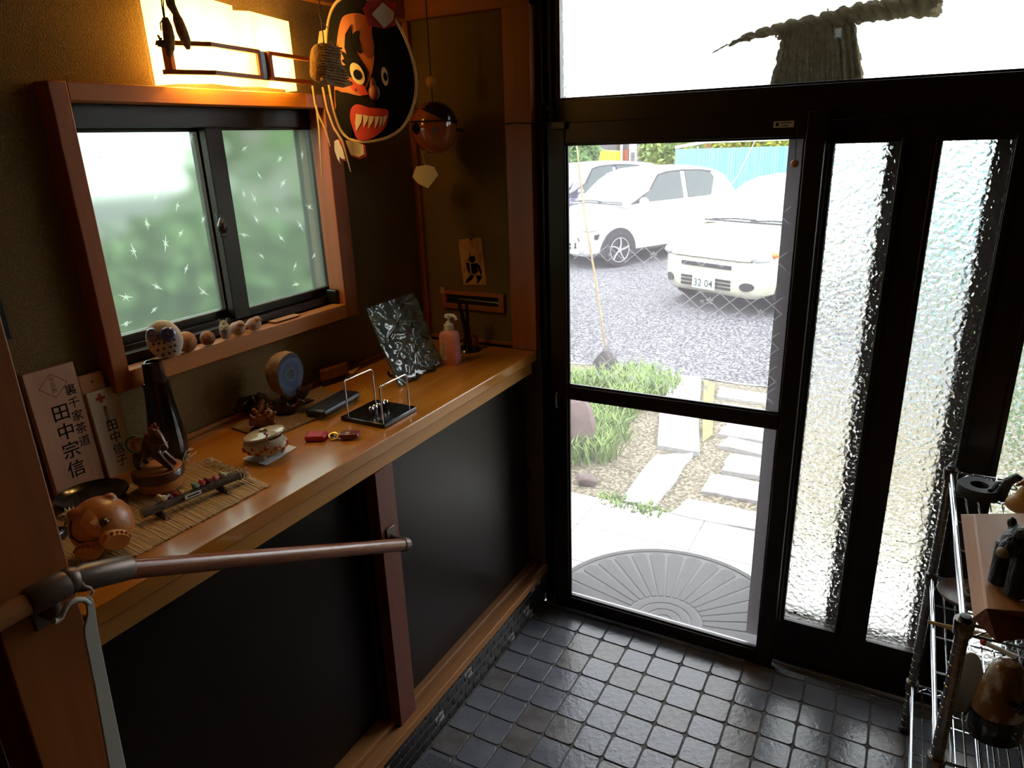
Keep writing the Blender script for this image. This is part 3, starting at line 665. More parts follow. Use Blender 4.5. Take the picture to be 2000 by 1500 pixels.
for ri, ro in ((.955, 1.0), (.215, .275), (.135, .19), (.06, .11)):
    build('ring', MB().prism(halfring(ri * MR, ro * MR), lambda a, b, q: Vector((a, b, .0105 - .005 * q))), 'mat_grey', dm, bevel=.0015)
# grass clumps, rocks, cane
def clump(name, label, spots, n, h, rad, group, seed):
    r = random.Random(seed); mb = MB()
    for c in spots:
        for k in range(n):
            a = r.uniform(0, 2 * pi); q = rad * sqrt(r.random()); b = Vector((c.x + q * cos(a), c.y + q * sin(a), gz(c.y + q * sin(a)) - .015)); l = h * r.uniform(.55, 1.15); la = r.uniform(0, 2 * pi); ln = l * r.uniform(.25, .8)
            t = b + Vector((cos(la) * ln, sin(la) * ln, l * .8)); mid = b.lerp(t, .5) + Vector((0, 0, l * .18)); wd = r.uniform(.003, .006); s = Vector((-sin(la), cos(la), 0)) * wd
            mb.add([b - s, b + s, mid + s, mid - s, t], [(0, 1, 2, 3), (3, 2, 4)])
    return tag(build(name, mb, 'grass', smooth=False), label, 'grass', group, 'stuff')
clump('grass_clump', 'green grass clump around the black stone by the asphalt', [PG(u, v) for u, v in ((1180, 745), (1215, 745), (1250, 735), (1285, 752), (1150, 750), (1230, 760), (1265, 765), (1125, 755))], 260, .16, .22, 'garden grass', 1)
clump('grass_clump', 'long bright grass clump beside the brown garden rock', [PG(u, v) for u, v in ((1170, 800), (1195, 810), (1150, 835), (1215, 790), (1175, 850), (1130, 890), (1150, 880), (1120, 800))], 240, .19, .20, 'garden grass', 2)
clump('grass_tuft', 'small grass tuft at the porch edge beside the slanting slab', [PG(1195, 978), PG(1215, 985)], 70, .06, .07, 'grass tufts along the porch', 3)
clump('grass_tuft', 'small grass tuft at the porch edge under the slanting slab', [PG(1250, 995), PG(1275, 1000)], 70, .06, .07, 'grass tufts along the porch', 4)
def rock(name, c, r, m, label, seed):
    q = random.Random(seed); k = [Vector((q.uniform(-1, 1), q.uniform(-1, 1), q.uniform(-1, 1))).normalized() for _ in range(9)]; a = [q.uniform(.75, .95) for _ in k]
    def fn(d, p):
        s = 1.0
        for n, l in zip(k, a):
            t = d.dot(n)
            if t > l * .9: s = min(s, l * .9 / t)
        return p * s
    return tag(build(name, MB().ball(c, r, 20, 14, fn), m, ang=25), label, 'rock')
p = PG(1190, 722); rock('garden_rock', (p.x - .03, p.y, p.z + .06), (.13, .11, .17), 'rock', 'pointed black stone in the grass near the asphalt', 5)
p = PG(1115, 880); rock('garden_rock', (p.x - .06, p.y + .05, p.z + .13), (.20, .18, .26), 'rock_br', 'rounded brown rock beside the long grass', 8)
rock('garden_stone', PG(1145, 940) + Vector((0, 0, .01)), (.07, .05, .035), 'rock_br', 'small flat brown stone lying on the gravel near the porch', 9)
b0 = PG(1186, 692); 
tag(build('bamboo_cane', MB().tube([b0 + Vector((0, 0, -.05)), PY(1163, 545, b0.y), PY(1142, 420, b0.y), PY(1128, 300, b0.y), PY(1120, 225, b0.y)], [.011, .012, .011, .008, .005], 8), 'cane'), 'thin leaning bamboo cane stuck in the grass', 'cane')

# ------------------------------------------------------------------ cars
def lerp(a, b, t): return a + (b - a) * t
def pw(t, pts):
    if t <= pts[0][0]: return pts[0][1]
    for (a, x), (b, y) in zip(pts, pts[1:]):
        if t <= b: return lerp(x, y, (t - a) / (b - a))
    return pts[-1][1]
def make_car(label, loc, th, paint, L=3.60, W=.83, H=1.50, nose=.62, spoke=5, rim='alloy', glass='car_glass', plate=None, group='parked cars', bumper='a'):
    """local +y runs from nose to tail, origin on the ground under the nose"""
    c = thing('parked_car', label, 'car', loc, th, group)
    wd = [(0, .62), (.03, .74), (.10, .86), (.28, .95), (.7, 1), (L - .9, 1), (L - .3, .95), (L - .06, .86), (L, .72)]
    tp = [(0, nose), (.03, nose + .04), (.10, nose + .10), (.35, nose + .19), (.9, .96), (1.5, .98), (L - .5, 1.02), (L - .08, 1.0), (L, .85)]
    bt = [(0, .30), (.05, .22), (.2, .19), (L - .2, .22), (L, .32)]
    st = [0, .03, .10, .20, .35, .55, .75, .95, 1.3, 1.7, 2.2, 2.7, L - .7, L - .4, L - .2, L - .06, L]
    mb = MB(); rings = []
    for s in st:
        w = W * pw(s, wd); t = pw(s, tp); b = pw(s, bt); mid = lerp(b, t, .45)
        half = [(0, b), (.80 * w, b), (.965 * w, b + .07), (w, mid), (.99 * w, lerp(mid, t, .5)), (.955 * w, t - .055), (.90 * w, t - .012), (.6 * w, t + .022), (0, t + .035)]
        rings.append([Vector((x, s, z)) for x, z in half] + [Vector((-x, s, z)) for x, z in half[-2:0:-1]])
    n = len(rings[0]); vs = [p for r in rings for p in r]; fs = []
    for i in range(len(rings) - 1):
        for k in range(n): fs.append((i * n + k, i * n + (k + 1) % n, (i + 1) * n + (k + 1) % n, (i + 1) * n + k))
    fs += [tuple(range(n)), tuple(reversed(range((len(rings) - 1) * n, len(rings) * n)))]
    mb.add(vs, fs); build('body', mb, paint, c, ang=50)
    # cabin
    prof = [(.82, .955), (1.02, 1.08), (1.28, H - .19), (1.50, H - .075), (1.75, H - .02), (2.1, H), (2.6, H - .005), (L - .55, H - .06), (L - .28, H - .16), (L - .12, H - .40), (L - .05, 1.0)]
    wz = lambda z: lerp(W * .945, W * .735, max(0, min(1, (z - .97) / (H - .97))))
    mb = MB(); rows = []
    for s, z in prof:
        w = wz(z); e = .03 if z > 1.3 else .012
        rows.append([Vector((W * .945, s, .94)), Vector((w, s, z - e)), Vector((w - .045, s, z - .004)), Vector((w * .5, s, z + .012)), Vector((0, s, z + .018)), Vector((-w * .5, s, z + .012)), Vector((-(w - .045), s, z - .004)), Vector((-w, s, z - e)), Vector((-W * .945, s, .94))])
    vs = [p for r in rows for p in r]; fs = [(i * 9 + k, i * 9 + k + 1, (i + 1) * 9 + k + 1, (i + 1) * 9 + k) for i in range(len(rows) - 1) for k in range(8)]
    mb.add(vs, fs); build('cabin', mb, paint, c, ang=50)
    # side glass and windscreen lie just proud of the cabin
    for sg in (1, -1):
        sw = lambda a, b, k, sg=sg: Vector((sg * (wz(b) + .010 - .012 * k), a, b))
        for nm, poly in (('side_window', [(1.17, 1.01), (1.42, 1.19), (1.62, H - .125), (1.82, H - .085), (2.14, H - .07), (2.14, 1.02)]), ('side_window', [(2.25, 1.02), (2.25, H - .07), (2.60, H - .085), (2.85, H - .125), (2.93, H - .2), (2.80, 1.03)])):
            sh_ = MB().prism(poly, sw); build(nm, sh_, glass, c, ang=20)
        tri = [(.93, .985), (1.40, 1.19), (1.14, 1.005)]
        build('corner_trim', MB().prism(tri, sw), 'car_trim', c)
        strip_ = [(1.40, 1.20), (1.62, H - .10), (1.82, H - .06), (2.2, H - .045), (2.6, H - .06), (2.9, H - .10), (2.87, H - .125), (2.6, H - .085), (2.2, H - .07), (1.82, H - .085), (1.62, H - .125), (1.43, 1.19)]
        build('drip_moulding', MB().prism(strip_, sw), 'car_trim', c)
        mi = MB().ball((sg * (W + .09), 1.12, 1.03), (.10, .055, .07), 14, 10); build('mirror', mi.obox((sg * (W - .01), 1.15, .99), (.06, .04, .03)), paint, c)
        # wheels
        for s in (.68, L - .62):
            x0 = sg * (W + .004)
            arch = [(s + .355 * cos(a), .27 + .375 * sin(a)) for a in [pi * k / 16 for k in range(17)]] + [(s - .355, .19), (s + .355, .19)]
            build('arch_gap_shade', MB().prism(arch, lambda a, b, k, sg=sg: Vector((sg * (W + .006 - .10 * k), a, b))), 'car_trim', c)  # black plate stands in for the shaded gap around the tyre
            wh = bpy.data.objects.new('wheel', None); COL.objects.link(wh); wh.parent = c; wh.location = (sg * (W - .03), s, .285); wh.rotation_euler = (0, sg * pi / 2, 0)
            build('tyre', MB().lathe([(.19, -.08), (.27, -.075), (.285, -.04), (.285, .025), (.27, .05), (.205, .052), (.195, .035)], 32), 'tyre', wh)
            rm = MB()
            for k in range(spoke):
                a = 2 * pi * k / spoke + .35; a2 = a + .22
                rm.tube([(0.03 * cos(a), .03 * sin(a), .050), (.11 * cos(a + .06), .11 * sin(a + .06), .053), (.196 * cos(a2), .196 * sin(a2), .045)], [.016, .012, .011], 6)
            rm.tube([(.197 * cos(2 * pi * k / 32), .197 * sin(2 * pi * k / 32), .047) for k in range(33)], .007, 6, False).lathe([(.0, .048), (.035, .048), (.035, .058), (.0, .06)], 12)
            build('rim', rm, rim, wh)
    # windscreen
    def ws(a, b, k):
        s = pw(b, [(.955, .82), (1.08, 1.02), (H - .19, 1.28), (H - .075, 1.50)]); return Vector((a, s - .014 + .012 * k, b + .008))
    build('windscreen', MB().prism([(-W * .86, .985), (W * .86, .985), (W * .70, H - .10), (-W * .70, H - .10)], ws), 'car_shield', c, ang=20)
    wi = MB()
    for x0, x1 in ((-.55, .08), (.02, .62)): wi.tube([(x0, .80, 1.0), (lerp(x0, x1, .5), .82, 1.02), (x1, .83, 1.015)], .010, 6)
    wi.tube([(-.66, .79, .99), (0, .74, .995), (.66, .79, .99)], .012, 6)
    build('wipers', wi, 'car_trim', c, kind='stuff')
    # nose details
    yf = lambda x, o=0: pw(abs(x) / W, [(0, 0), (.60, 0), (.72, .03), (.84, .10), (.95, .28)]) - .010 + o
    def nose_patch(nm, poly, m, th_=.012, o=0):
        return build(nm, MB().prism(poly, lambda a, b, k: Vector((a, yf(a, o) - .006 + (th_ + .03) * k, b))), m, c, ang=20)
    def bar(x0, x1, z0, z1, n=8):
        xs = [lerp(x0, x1, k / n) for k in range(n + 1)]; return [(x, z0) for x in xs] + [(x, z1) for x in reversed(xs)]
    if bumper == 'a':
        nose_patch('grille', bar(-.36, .36, nose - .10, nose - .055), 'car_trim')
        for z in (.40, .355, .31): nose_patch('intake_slot', bar(-.36, .36, z - .014, z + .014), 'car_trim')
        for sg in (1, -1):
            nose_patch('fog_lamp', [(sg * .56 + .075 * cos(a), .36 + .05 * sin(a)) for a in [2 * pi * k / 14 for k in range(14)]], 'car_trim')
            build('headlamp', MB().ball((sg * W * .77, .19, nose + .05), (.13, .17, .075), 14, 10), 'lamp_glass', c)
            build('indicator', MB().ball((sg * W * .915, .28, nose + .075), (.035, .07, .04), 10, 8), 'orange', c)
        nose_patch('bonnet_seam', bar(-.60, .60, nose + .005, nose + .011), 'car_trim', .004)
    else:
        for z in (.40, .34): nose_patch('intake_slot', bar(-.34, .34, z - .02, z + .02), 'car_trim')
        for sg in (1, -1):
            nose_patch('fog_recess', [(sg * .46, .44), (sg * .66, .46), (sg * .64, .36), (sg * .44, .34)], 'car_trim')
            build('headlamp', MB().ball((sg * W * .80, .20, nose + .05), (.12, .20, .085), 14, 10), 'lamp_glass', c)
            nose_patch('headlamp_trim', [(sg * .50, nose - .10), (sg * .72, nose - .05), (sg * .70, nose - .14), (sg * .54, nose - .17)], 'car_trim')
    if plate:
        pt = build('number_plate', MB().prism([(-.165, .28), (.165, .28), (.165, .445), (-.165, .445)], lambda a, b, k: Vector((a, -.042 + .01 * k, b))), 'plate', c, bevel=.002)
        t = text_mb(plate, .125, lambda a, b: Vector((a, -.047, b + .345))); t.v = [Vector((p.x, p.y, p.z)) for p in t.v]
        build('plate_number', t, 'plate_ink', pt, smooth=False)
    return c
make_car('white hatchback with five-spoke alloy wheels beside the cream car', (-5.11, 10.99, GP), -radians(30), 'car_white', L=3.5, W=.75, H=1.53, bumper='b')
make_car('violet grey hatchback parked behind the white hatchback', (-7.15, 13.0, GP), -radians(30), 'car_dark', L=3.8, H=1.56, bumper='b')
cream = make_car('cream white older car with a numbered plate and slotted bumper', (-2.05, 8.57, GP), -radians(24), 'car_cream', L=3.5, W=.80, H=1.50, nose=.64, plate='32 04')
build('aerial', MB().tube([PY(1381, 424, 9.45), PY(1388, 412, 9.47), PY(1440, 345, 9.75), PY(1478, 268, 10.0)], [.016, .006, .005, .004], 6), 'white', cream, world=True)

# ------------------------------------------------------------------ fence, shed, trees
fe = thing('sheet_fence', 'turquoise corrugated sheet fence behind the parked cars', 'fence', (-1, 17, GP))
fx = PY(1319, 292, 17).x
for k in range(14):
    x0 = fx + k * .62
    build('sheet', MB().prism([(x0 + .62 * i / 32, .018 * sin(i * pi * 10 / 16)) for i in range(33)] + [(x0 + .62 * i / 32, .018 * sin(i * pi * 10 / 16) + .006) for i in range(32, -1, -1)], lambda a, b, q: Vector((a, 17 + b, (GP if q else 1.46 + .004 * (a - fx))))), 'blue_fence', fe, world=True)
build('top_pipe', MB().tube([(fx - .02, 17.05, 1.50), (fx + .6, 17.4, 1.60), (fx + 9, 17.4, 1.66)], .035, 10), 'white', fe, world=True)
build('post', MB().tube([(fx + .62, 17.5, GP), (fx + .62, 17.5, 1.9)], .04, 8), 'shed_door', fe, world=True)
sd = thing('garden_shed', 'grey shed with a rust red door behind the violet car', 'shed', (-11, 24, GP))
def SB(u0, v0, u1, v1, y, d, nm, m):
    a = PY(u0, v0, y); b = PY(u1, v1, y); build(nm, B((a.x, y, min(a.z, b.z)), (b.x, y + d, max(a.z, b.z))), m, sd, world=True)
SB(1162, 225, 1236, 385, 24.0, 2.0, 'wall', 'shed'); SB(1213, 292, 1226, 345, 23.9, .1, 'door', 'shed_door'); SB(1229, 280, 1241, 318, 23.92, .1, 'louvre', 'white')
for k in range(6): SB(1231, 298 + k * 3.2, 1239, 299.6 + k * 3.2, 23.88, .05, 'slat', 'shed')
SB(1211, 283, 1214, 330, 23.8, .1, 'drain_pipe', 'white'); SB(1204, 276, 1208, 345, 23.85, .1, 'corner_post', 'trunk')
a = PY(1171, 294, 20); b = PY(1204, 314, 20)
tag(build('yellow_signboard', MB().prism([(a.x + .03, a.z), (b.x, a.z - .03), (b.x - .02, b.z), (a.x - .03, b.z)], lambda x, z, k: Vector((x, 20 + .4 * k, z))).box((a.x + .1, 20.1, GP), (a.x + .15, 20.2, b.z)).box((b.x - .15, 20.1, GP), (b.x - .1, 20.2, b.z)), 'yellow', bevel=.02), 'bright yellow signboard standing in front of the grey shed', 'signboard')
def tree(name, label, blobs, n, leaf, m, group, seed, trunk=None, stretch=1.0):
    r = random.Random(seed); t = thing(name, label, 'tree' if 'tree' in name else 'shrub', (blobs[0][0], blobs[0][1], GP), 0, group); mb = MB()
    for (x, y, z, rr) in blobs:
        for k in range(n):
            d = Vector((r.gauss(0, 1), r.gauss(0, 1), r.gauss(0, 1))).normalized() * rr * r.uniform(.72, 1.04); c = Vector((x, y, z)) + d
            a = Vector((r.uniform(-1, 1), r.uniform(-1, 1), r.uniform(-1, 1))).normalized(); b = a.orthogonal().normalized(); l = leaf * r.uniform(.6, 1.4)
            mb.add([c - a * l, c + b * l * .45, c + a * l * stretch, c - b * l * .45], [(0, 1, 2, 3)])
    build('foliage', mb, m, t, world=True, smooth=False, kind='stuff')
    tk = MB()
    for (x, y, z, rr) in (blobs[:1] if trunk is None else trunk): tk.tube([(x, y, GP - .03), (x + .05, y, z * .6), (x, y, z)], [.09, .07, .04], 8)
    build('trunk', tk, 'trunk', t, world=True)
    return t
def TB(u, v, y, r): p = PY(u, v, y); return (p.x, p.y, p.z, r)
tree('garden_tree', 'broad green tree between the shed and the turquoise fence', [TB(1285, 292, 21, .55), TB(1308, 300, 20, .6), TB(1335, 262, 22, .9), TB(1285, 262, 22, .6), TB(1312, 325, 20, .55), TB(1365, 260, 23, .8)], 700, .10, 'leaf', 'trees behind the car park', 11)
tree('garden_tree', 'yellow green tree showing above the turquoise fence', [TB(1420, 258, 19.5, .55), TB(1450, 262, 19, .5), TB(1480, 254, 19.5, .6), TB(1520, 258, 19, .6), TB(1560, 250, 19.5, .8)], 600, .11, 'leaf_y', 'trees behind the car park', 12)
tree('bamboo_shrub', 'thin bamboo shrub growing beside the grey shed', [TB(1108, 290, 20, .40), TB(1128, 265, 20, .40), TB(1146, 292, 21, .28), TB(1122, 318, 20, .35)], 260, .14, 'leaf2', None or 'shrubs behind the car park', 13, stretch=2.2)
tree('hedge_shrub', 'large green shrub growing beyond the cream car', [(3.2, 9.5, .5, 1.1), (4.6, 9.0, .6, 1.2), (2.6, 11, .3, 1.0), (6, 9, .8, 1.4), (1.6, 8.6, -.1, .5)], 900, .10, 'leaf2', 'shrubs behind the car park', 14)
tree('hedge_shrub', 'green shrub growing close outside the pebbled door glass', [(1.6, 4.6, .35, .55), (1.1, 5.4, .2, .5), (2.2, 4.2, .6, .7), (2.3, 5.4, .4, .8), (1.5, 4.2, .0, .4)], 700, .06, 'leaf2', 'shrubs by the porch', 15)
# seen blurred through the side window
tree('window_shrub', 'tall green shrub outside the frosted side window', [(-3.1, 1.55, .7, .70), (-3.2, 2.4, .85, .62), (-3.3, 3.3, 1.25, .75), (-3.1, 1.8, -.1, .6), (-3.2, 2.1, .95, .5), (-3.2, 3.6, .3, .8), (-3.2, 2.7, .1, .7), (-3.2, 3.0, .8, .6)], 900, .07, 'leaf2', 'shrubs by the side window', 16)
tag(build('neighbour_wall', B((-5.2, 4.45, -.3), (-4.95, 8.5, 2.9)), 'render_wall'), 'pale rendered wall behind the shrub outside the side window', 'wall')
# rice-straw rope over the transom
rp = thing('straw_rope', 'twisted straw rope with a thick straw skirt hung outside the transom glass', 'ornament', PY(1600, 80, 2.46))
def RP(u, v): return PY(u, v, 2.46)
path = [RP(u, v) for u, v in ((1340, 133), (1375, 112), (1410, 90), (1450, 74), (1500, 60), (1545, 50), (1600, 42), (1650, 28), (1700, 22), (1745, 14), (1790, 10), (1835, 6))]
def spl(pts, k):
    out = []
    for i in range(len(pts) - 1):
        for j in range(k): out.append(pts[i].lerp(pts[i + 1], j / k))
    return out + [pts[-1]]
fp = spl(path, 8); R0 = [pw(i / (len(fp) - 1), [(0, .004), (.15, .009), (.4, .016), (.6, .022), (.85, .025), (1, .026)]) for i in range(len(fp))]
for k in range(3):
    q = []
    for i, p in enumerate(fp):
        a = i * .42 + 2 * pi * k / 3; q.append(p + Vector((0, cos(a), sin(a))) * R0[i] * .75)
    build('strand', MB().tube(q, [r * .78 for r in R0], 8), 'straw_dk', rp, world=True)
fr_ = MB(); rr = random.Random(21)
for k in range(10):
    e = RP(1340, 133); fr_.tube([e, e + Vector((-rr.uniform(.01, .03), rr.uniform(-.01, .01), -rr.uniform(.0, .03)))], .0015, 4)
build('frayed_end', fr_, 'straw_dk', rp, world=True, kind='stuff')
sk = MB()
for k in range(420):
    t = rr.random(); a = RP(lerp(1525, 1668, t), lerp(58, 38, t)); b = RP(lerp(1500, 1692, t) + rr.uniform(-6, 6), 185 + rr.uniform(-8, 30)); o = Vector((0, rr.uniform(-.03, .03), 0))
    sk.tube([a + o * .5, a.lerp(b, .5) + o, b + o * 1.2], [.004, .005, .004], 4)
build('skirt', sk, 'straw_dk', rp, world=True, kind='stuff')
build('hanging_string', MB().tube([RP(1612, 40), RP(1612, -60)], .002, 6), 'cord_lt', rp, world=True)
build('hanging_string', MB().tube([RP(1745, 12), RP(1752, -60)], .002, 6), 'cord_lt', rp, world=True)
build('red_cord', MB().tube([RP(1636, 30), RP(1638, 70)] , .003, 6), 'red_ink', rp, world=True)
struct('trim_13', B((-1.1, 2.42, ZC + .12), (XR + .1, 2.52, ZC + .2)), 'bronze')
# glass card in the skirt: small pale paper
build('paper_tag', MB().obox(RP(1640, 68) + Vector((0, -.05, 0)), (.018, .002, .024)), 'paper_w', rp, world=True)

# ================================================================== WALL ORNAMENTS
# ------------------------------------------------------------------ wall lamp: two folded paper shades in a wooden lattice
lp = thing('wall_lamp', 'lit paper wall lamp with a wooden lattice above the window', 'lamp', (XW, 1.38, 1.93))
def lampy(u, x): return PX(u, 90, x).y
zl0, zl1 = 1.926, 2.112
def shade(poly, z0, z1):
    m = MB(); th_ = .0025
    # open-topped, open-bottomed folded sheet
    n = len(poly)
    for (x0, y0), (x1, y1) in zip(poly, poly[1:]):
        m.add([(x0, y0, z0), (x1, y1, z0), (x1, y1, z1), (x0, y0, z1)], [(0, 1, 2, 3)])
    return m
ya, yb_, yc, yd_, ye = lampy(335, -1.52), lampy(403, -1.475), lampy(468, -1.505), lampy(500, -1.485), lampy(572, -1.53)
build('paper_shade', shade([(XW + .004, ya - .01), (-1.525, ya), (-1.475, yb_), (-1.512, yc)], zl0, zl1 - .002), 'lamp_paper', lp, world=True, smooth=False)
build('paper_shade', shade([(-1.514, yc + .001), (-1.492, yd_), (-1.535, ye), (XW + .004, ye + .008)], zl0 + .001, zl1 - .012), 'lamp_paper', lp, world=True, smooth=False)
def railbar(pts, z0, z1, dx):
    m = MB()
    for (x0, y0), (x1, y1) in zip(pts, pts[1:]):
        m.add([(x0, y0, z0), (x0 + dx, y0, z0), (x0 + dx, y0, z1), (x0, y0, z1), (x1, y1, z0), (x1 + dx, y1, z0), (x1 + dx, y1, z1), (x1, y1, z1)], [(0, 1, 2, 3), (7, 6, 5, 4), (0, 4, 5, 1), (1, 5, 6, 2), (2, 6, 7, 3), (3, 7, 4, 0)])
    return m
for z in (2.004, 1.944):
    build('lattice_rail', railbar([(-1.520, ya - .035), (-1.471, yb_), (-1.500, yc + .045)], z, z + .010, .014), 'cedar', lp, world=True)
    build('lattice_rail', railbar([(-1.50, yc + .075), (-1.525, ye + .045)], z, z + .010, .012), 'cedar', lp, world=True)
for y, x in ((ya - .015, -1.518), (yc + .04, -1.498), (yc + .078, -1.498)):
    build('lattice_post', B((x - .012, y - .005, 1.946), (x + .014, y + .005, 2.012)), 'cedar_v', lp, world=True)
build('centre_block', B((-1.512, yc + .046, 1.944), (-1.492, yc + .072, 2.012)), 'drift', lp, world=True, bevel=.002)
build('back_plate', B((XW, ya + .03, 1.96), (XW + .015, ye - .03, 2.09)), 'white', lp, world=True)
for y in (lerp(ya, yc, .5), lerp(yc, ye, .5)):
    build('bulb', MB().ball((-1.545, y, 2.01), (.02, .02, .035), 12, 8), mat('bulb_glow', (1, .8, .5), .5, emit=(1, .72, .32), estr=40), lp, world=True)
    l = bpy.data.lights.new('bulb_light', 'POINT'); l.energy = 3.4; l.color = (1, .58, .16); l.shadow_soft_size = .022
    lo_ = bpy.data.objects.new('bulb_light', l); COL.objects.link(lo_); lo_.parent = lp; lo_.location = Vector((-1.518, y, 1.985)) - lp.location

# ------------------------------------------------------------------ straw sandals in front of the lamp
def at(u, v, x): return PX(u, v, x)
sn = thing('straw_sandals', 'pair of small dark straw sandals hanging by cords in front of the lamp', 'ornament', at(335, 60, -1.40))
x = -1.40
def sandal(pts, r):
    return MB().tube([at(u, v, x) for u, v in pts], r, 10)
build('sandal', sandal([(322, 34), (326, 50), (330, 72), (331, 95), (330, 112)], [.006, .010, .0115, .010, .004]), 'straw', sn, world=True)
build('sandal', sandal([(333, 20), (340, 40), (348, 62), (356, 82), (361, 98)], [.004, .010, .0115, .010, .004]).xf(Matrix.Translation((.012, 0, 0))), 'straw', sn, world=True)
build('straw_sheaf', MB().tube([at(328, -20, x), at(334, 10, x), at(344, 34, x)], [.010, .009, .003], 8).tube([at(333, 0, x + .01), at(345, 25, x + .01), at(358, 46, x + .01)], [.006, .005, .0012], 6), 'straw_dk', sn, world=True)
kn = MB(); rr = random.Random(5)
for k in range(10):
    a = at(312 + rr.uniform(-8, 10), 82 + rr.uniform(-10, 8), x); b = at(316 + rr.uniform(-12, 12), 80 + rr.uniform(-12, 10), x)
    kn.tube([a, a.lerp(b, .5) + Vector((rr.uniform(0, .008), 0, rr.uniform(-.006, .006))), b], .0022, 6)
for k in range(6):
    a = at(358, 62, x); b = at(360 + rr.uniform(-4, 12), 68 + rr.uniform(-8, 20), x); kn.tube([a, b], .0016, 5)
build('knot', kn, 'cord', sn, world=True, kind='stuff')
build('cord', MB().tube([at(315, 60, x), at(313, 45, x), at(320, 35, x), at(316, 10, x), at(312, -30, x)], .0015, 6), 'cord', sn, world=True)
build('cord', MB().tube([at(322, 36, x), at(319, 10, x), at(317, -30, x)], .0015, 6), 'cord', sn, world=True)

# ------------------------------------------------------------------ straw boot
bt_ = thing('straw_boot', 'small woven straw snow boot hanging on a string beside the lamp', 'ornament', at(640, 125, -1.29))
xb = -1.29
def bootp(u, v): p = at(u, v, xb); return (p.y, p.z)
bo = [(616, 88), (625, 82), (638, 86), (652, 92), (657, 108), (654, 122), (664, 135), (671, 150), (672, 163), (655, 169), (630, 163), (611, 155), (614, 130), (613, 105)]
bo = [bootp(*q) for q in bo]; cy = sum(q[0] for q in bo) / len(bo); cz = sum(q[1] for q in bo) / len(bo)
mb = MB(); lay = [(-.024, .72), (-.020, .90), (-.008, 1.0), (.008, 1.0), (.020, .90), (.024, .72)]; n = len(bo)
for dx, s in lay: mb.add([(xb + dx, cy + (a - cy) * s, cz + (b - cz) * s) for a, b in bo], [])
mb.f = [(l * n + i, l * n + (i + 1) % n, (l + 1) * n + (i + 1) % n, (l + 1) * n + i) for l in range(5) for i in range(n)] + [tuple(reversed(range(n))), tuple(range(5 * n, 6 * n))]
build('boot_body', mb, 'straw', bt_, world=True, sub=1)
wv = MB()
for k in range(13):
    t = k / 12; ur = pw(t, [(0, 654), (.35, 650), (.5, 656), (.75, 668), (1, 672)]); a = Vector((xb + .026, *bootp(lerp(616, 612, t), lerp(90, 155, t)))); b = Vector((xb + .026, *bootp(ur, lerp(97, 166, t))))
    wv.tube([a + Vector((-.018, 0, 0)), a.lerp(b, .1), a.lerp(b, .5) + Vector((.002, 0, 0)), a.lerp(b, .92), b + Vector((-.018, 0, 0))], .0023, 6)
wv.tube([Vector((xb + .024, *bootp(u, v))) for u, v in ((613, 156), (630, 164), (655, 169), (672, 164))], .0045, 8)
for k in range(9): wv.tube([Vector((xb + rr.uniform(-.02, .025), *bootp(618 + k * 4, 88 + k))), Vector((xb + rr.uniform(-.02, .025), *bootp(618 + k * 4 + rr.uniform(-3, 4), 82 + k + rr.uniform(-4, 2))))], .0012, 4)
build('woven_rows', wv, 'straw', bt_, world=True, kind='stuff')
build('string', MB().tube([at(633, 86, xb), at(630, 60, xb), at(628, 38, xb), at(624, 30, xb), at(624, -30, xb)], .0014, 6).tube([at(626, 36, xb), at(614, 31, xb), at(609, 36, xb)], .0012, 5).tube([at(628, 40, xb), at(640, 55, xb)], .0012, 5), 'cord', bt_, world=True)

# ------------------------------------------------------------------ painted oval kite with a fierce face
KO = PX(735, 165, -1.36); KN = Vector((.28, -.96, 0)).normalized(); KR = Vector((KN.y * -1, KN.x, 0)).normalized(); KU = Vector((0, 0, 1))
if KR.x < 0: KR = -KR
def kp(u, v):
    p = PP(u, v, KO, KN) - KO; return (p.dot(KR), p.z)
ko = [kp(*q) for q in ((640, 130), (648, 70), (665, 30), (690, 8), (720, 4), (755, 14), (785, 50), (803, 100), (812, 150), (811, 200), (798, 245), (775, 268), (742, 276), (712, 274), (684, 258), (664, 225), (648, 180))]
kcx = sum(a for a, b in ko) / len(ko); kcz = sum(b for a, b in ko) / len(ko)
khw = max(abs(a - kcx) for a, b in ko)
def ks(a, b, off=0.0):
    t = (a - kcx) / khw; bul = .085 * max(0, 1 - t * t)
    nrm = (KN + KR * (.55 * t)).normalized()
    return KO + KR * a + KU * b + KN * bul + nrm * off
kt = thing('demon_kite', 'oval paper kite painted with a fierce red and black face', 'kite', KO)
def paint(nm, pix, m, off, step=.012, par=kt, closed=True):
    pl_ = [kp(*q) for q in pix]; vs, fs = fill2d(pl_, step); mb = MB().add([ks(v.x, v.y, off) for v in vs], fs); return build(nm, mb, m, par, world=True, ang=80)
def smoothpoly(pts, k=3):
    n = len(pts); out = []
    for i in range(n):
        p0, p1, p2, p3 = [Vector(pts[(i + j - 1) % n]) for j in range(4)]
        for j in range(k):
            t = j / k; out.append(tuple(.5 * ((2 * p1) + (-p0 + p2) * t + (2 * p0 - 5 * p1 + 4 * p2 - p3) * t * t + (-p0 + 3 * p1 - 3 * p2 + p3) * t ** 3)))
    return out
kpix = [(640, 130), (648, 70), (665, 30), (690, 8), (720, 4), (755, 14), (785, 50), (803, 100), (812, 150), (811, 200), (798, 245), (775, 268), (742, 276), (712, 274), (684, 258), (664, 225), (648, 180)]
kpix = smoothpoly(kpix, 4)
sheet = paint('kite_sheet', kpix, 'black_ink', 0.0, .016)
rim = [ks(*kp(*q), .002) for q in kpix]; build('bamboo_rim', MB().tube(rim + [rim[0]], .0042, 8, False), 'bamboo', kt, world=True)
O = .0016
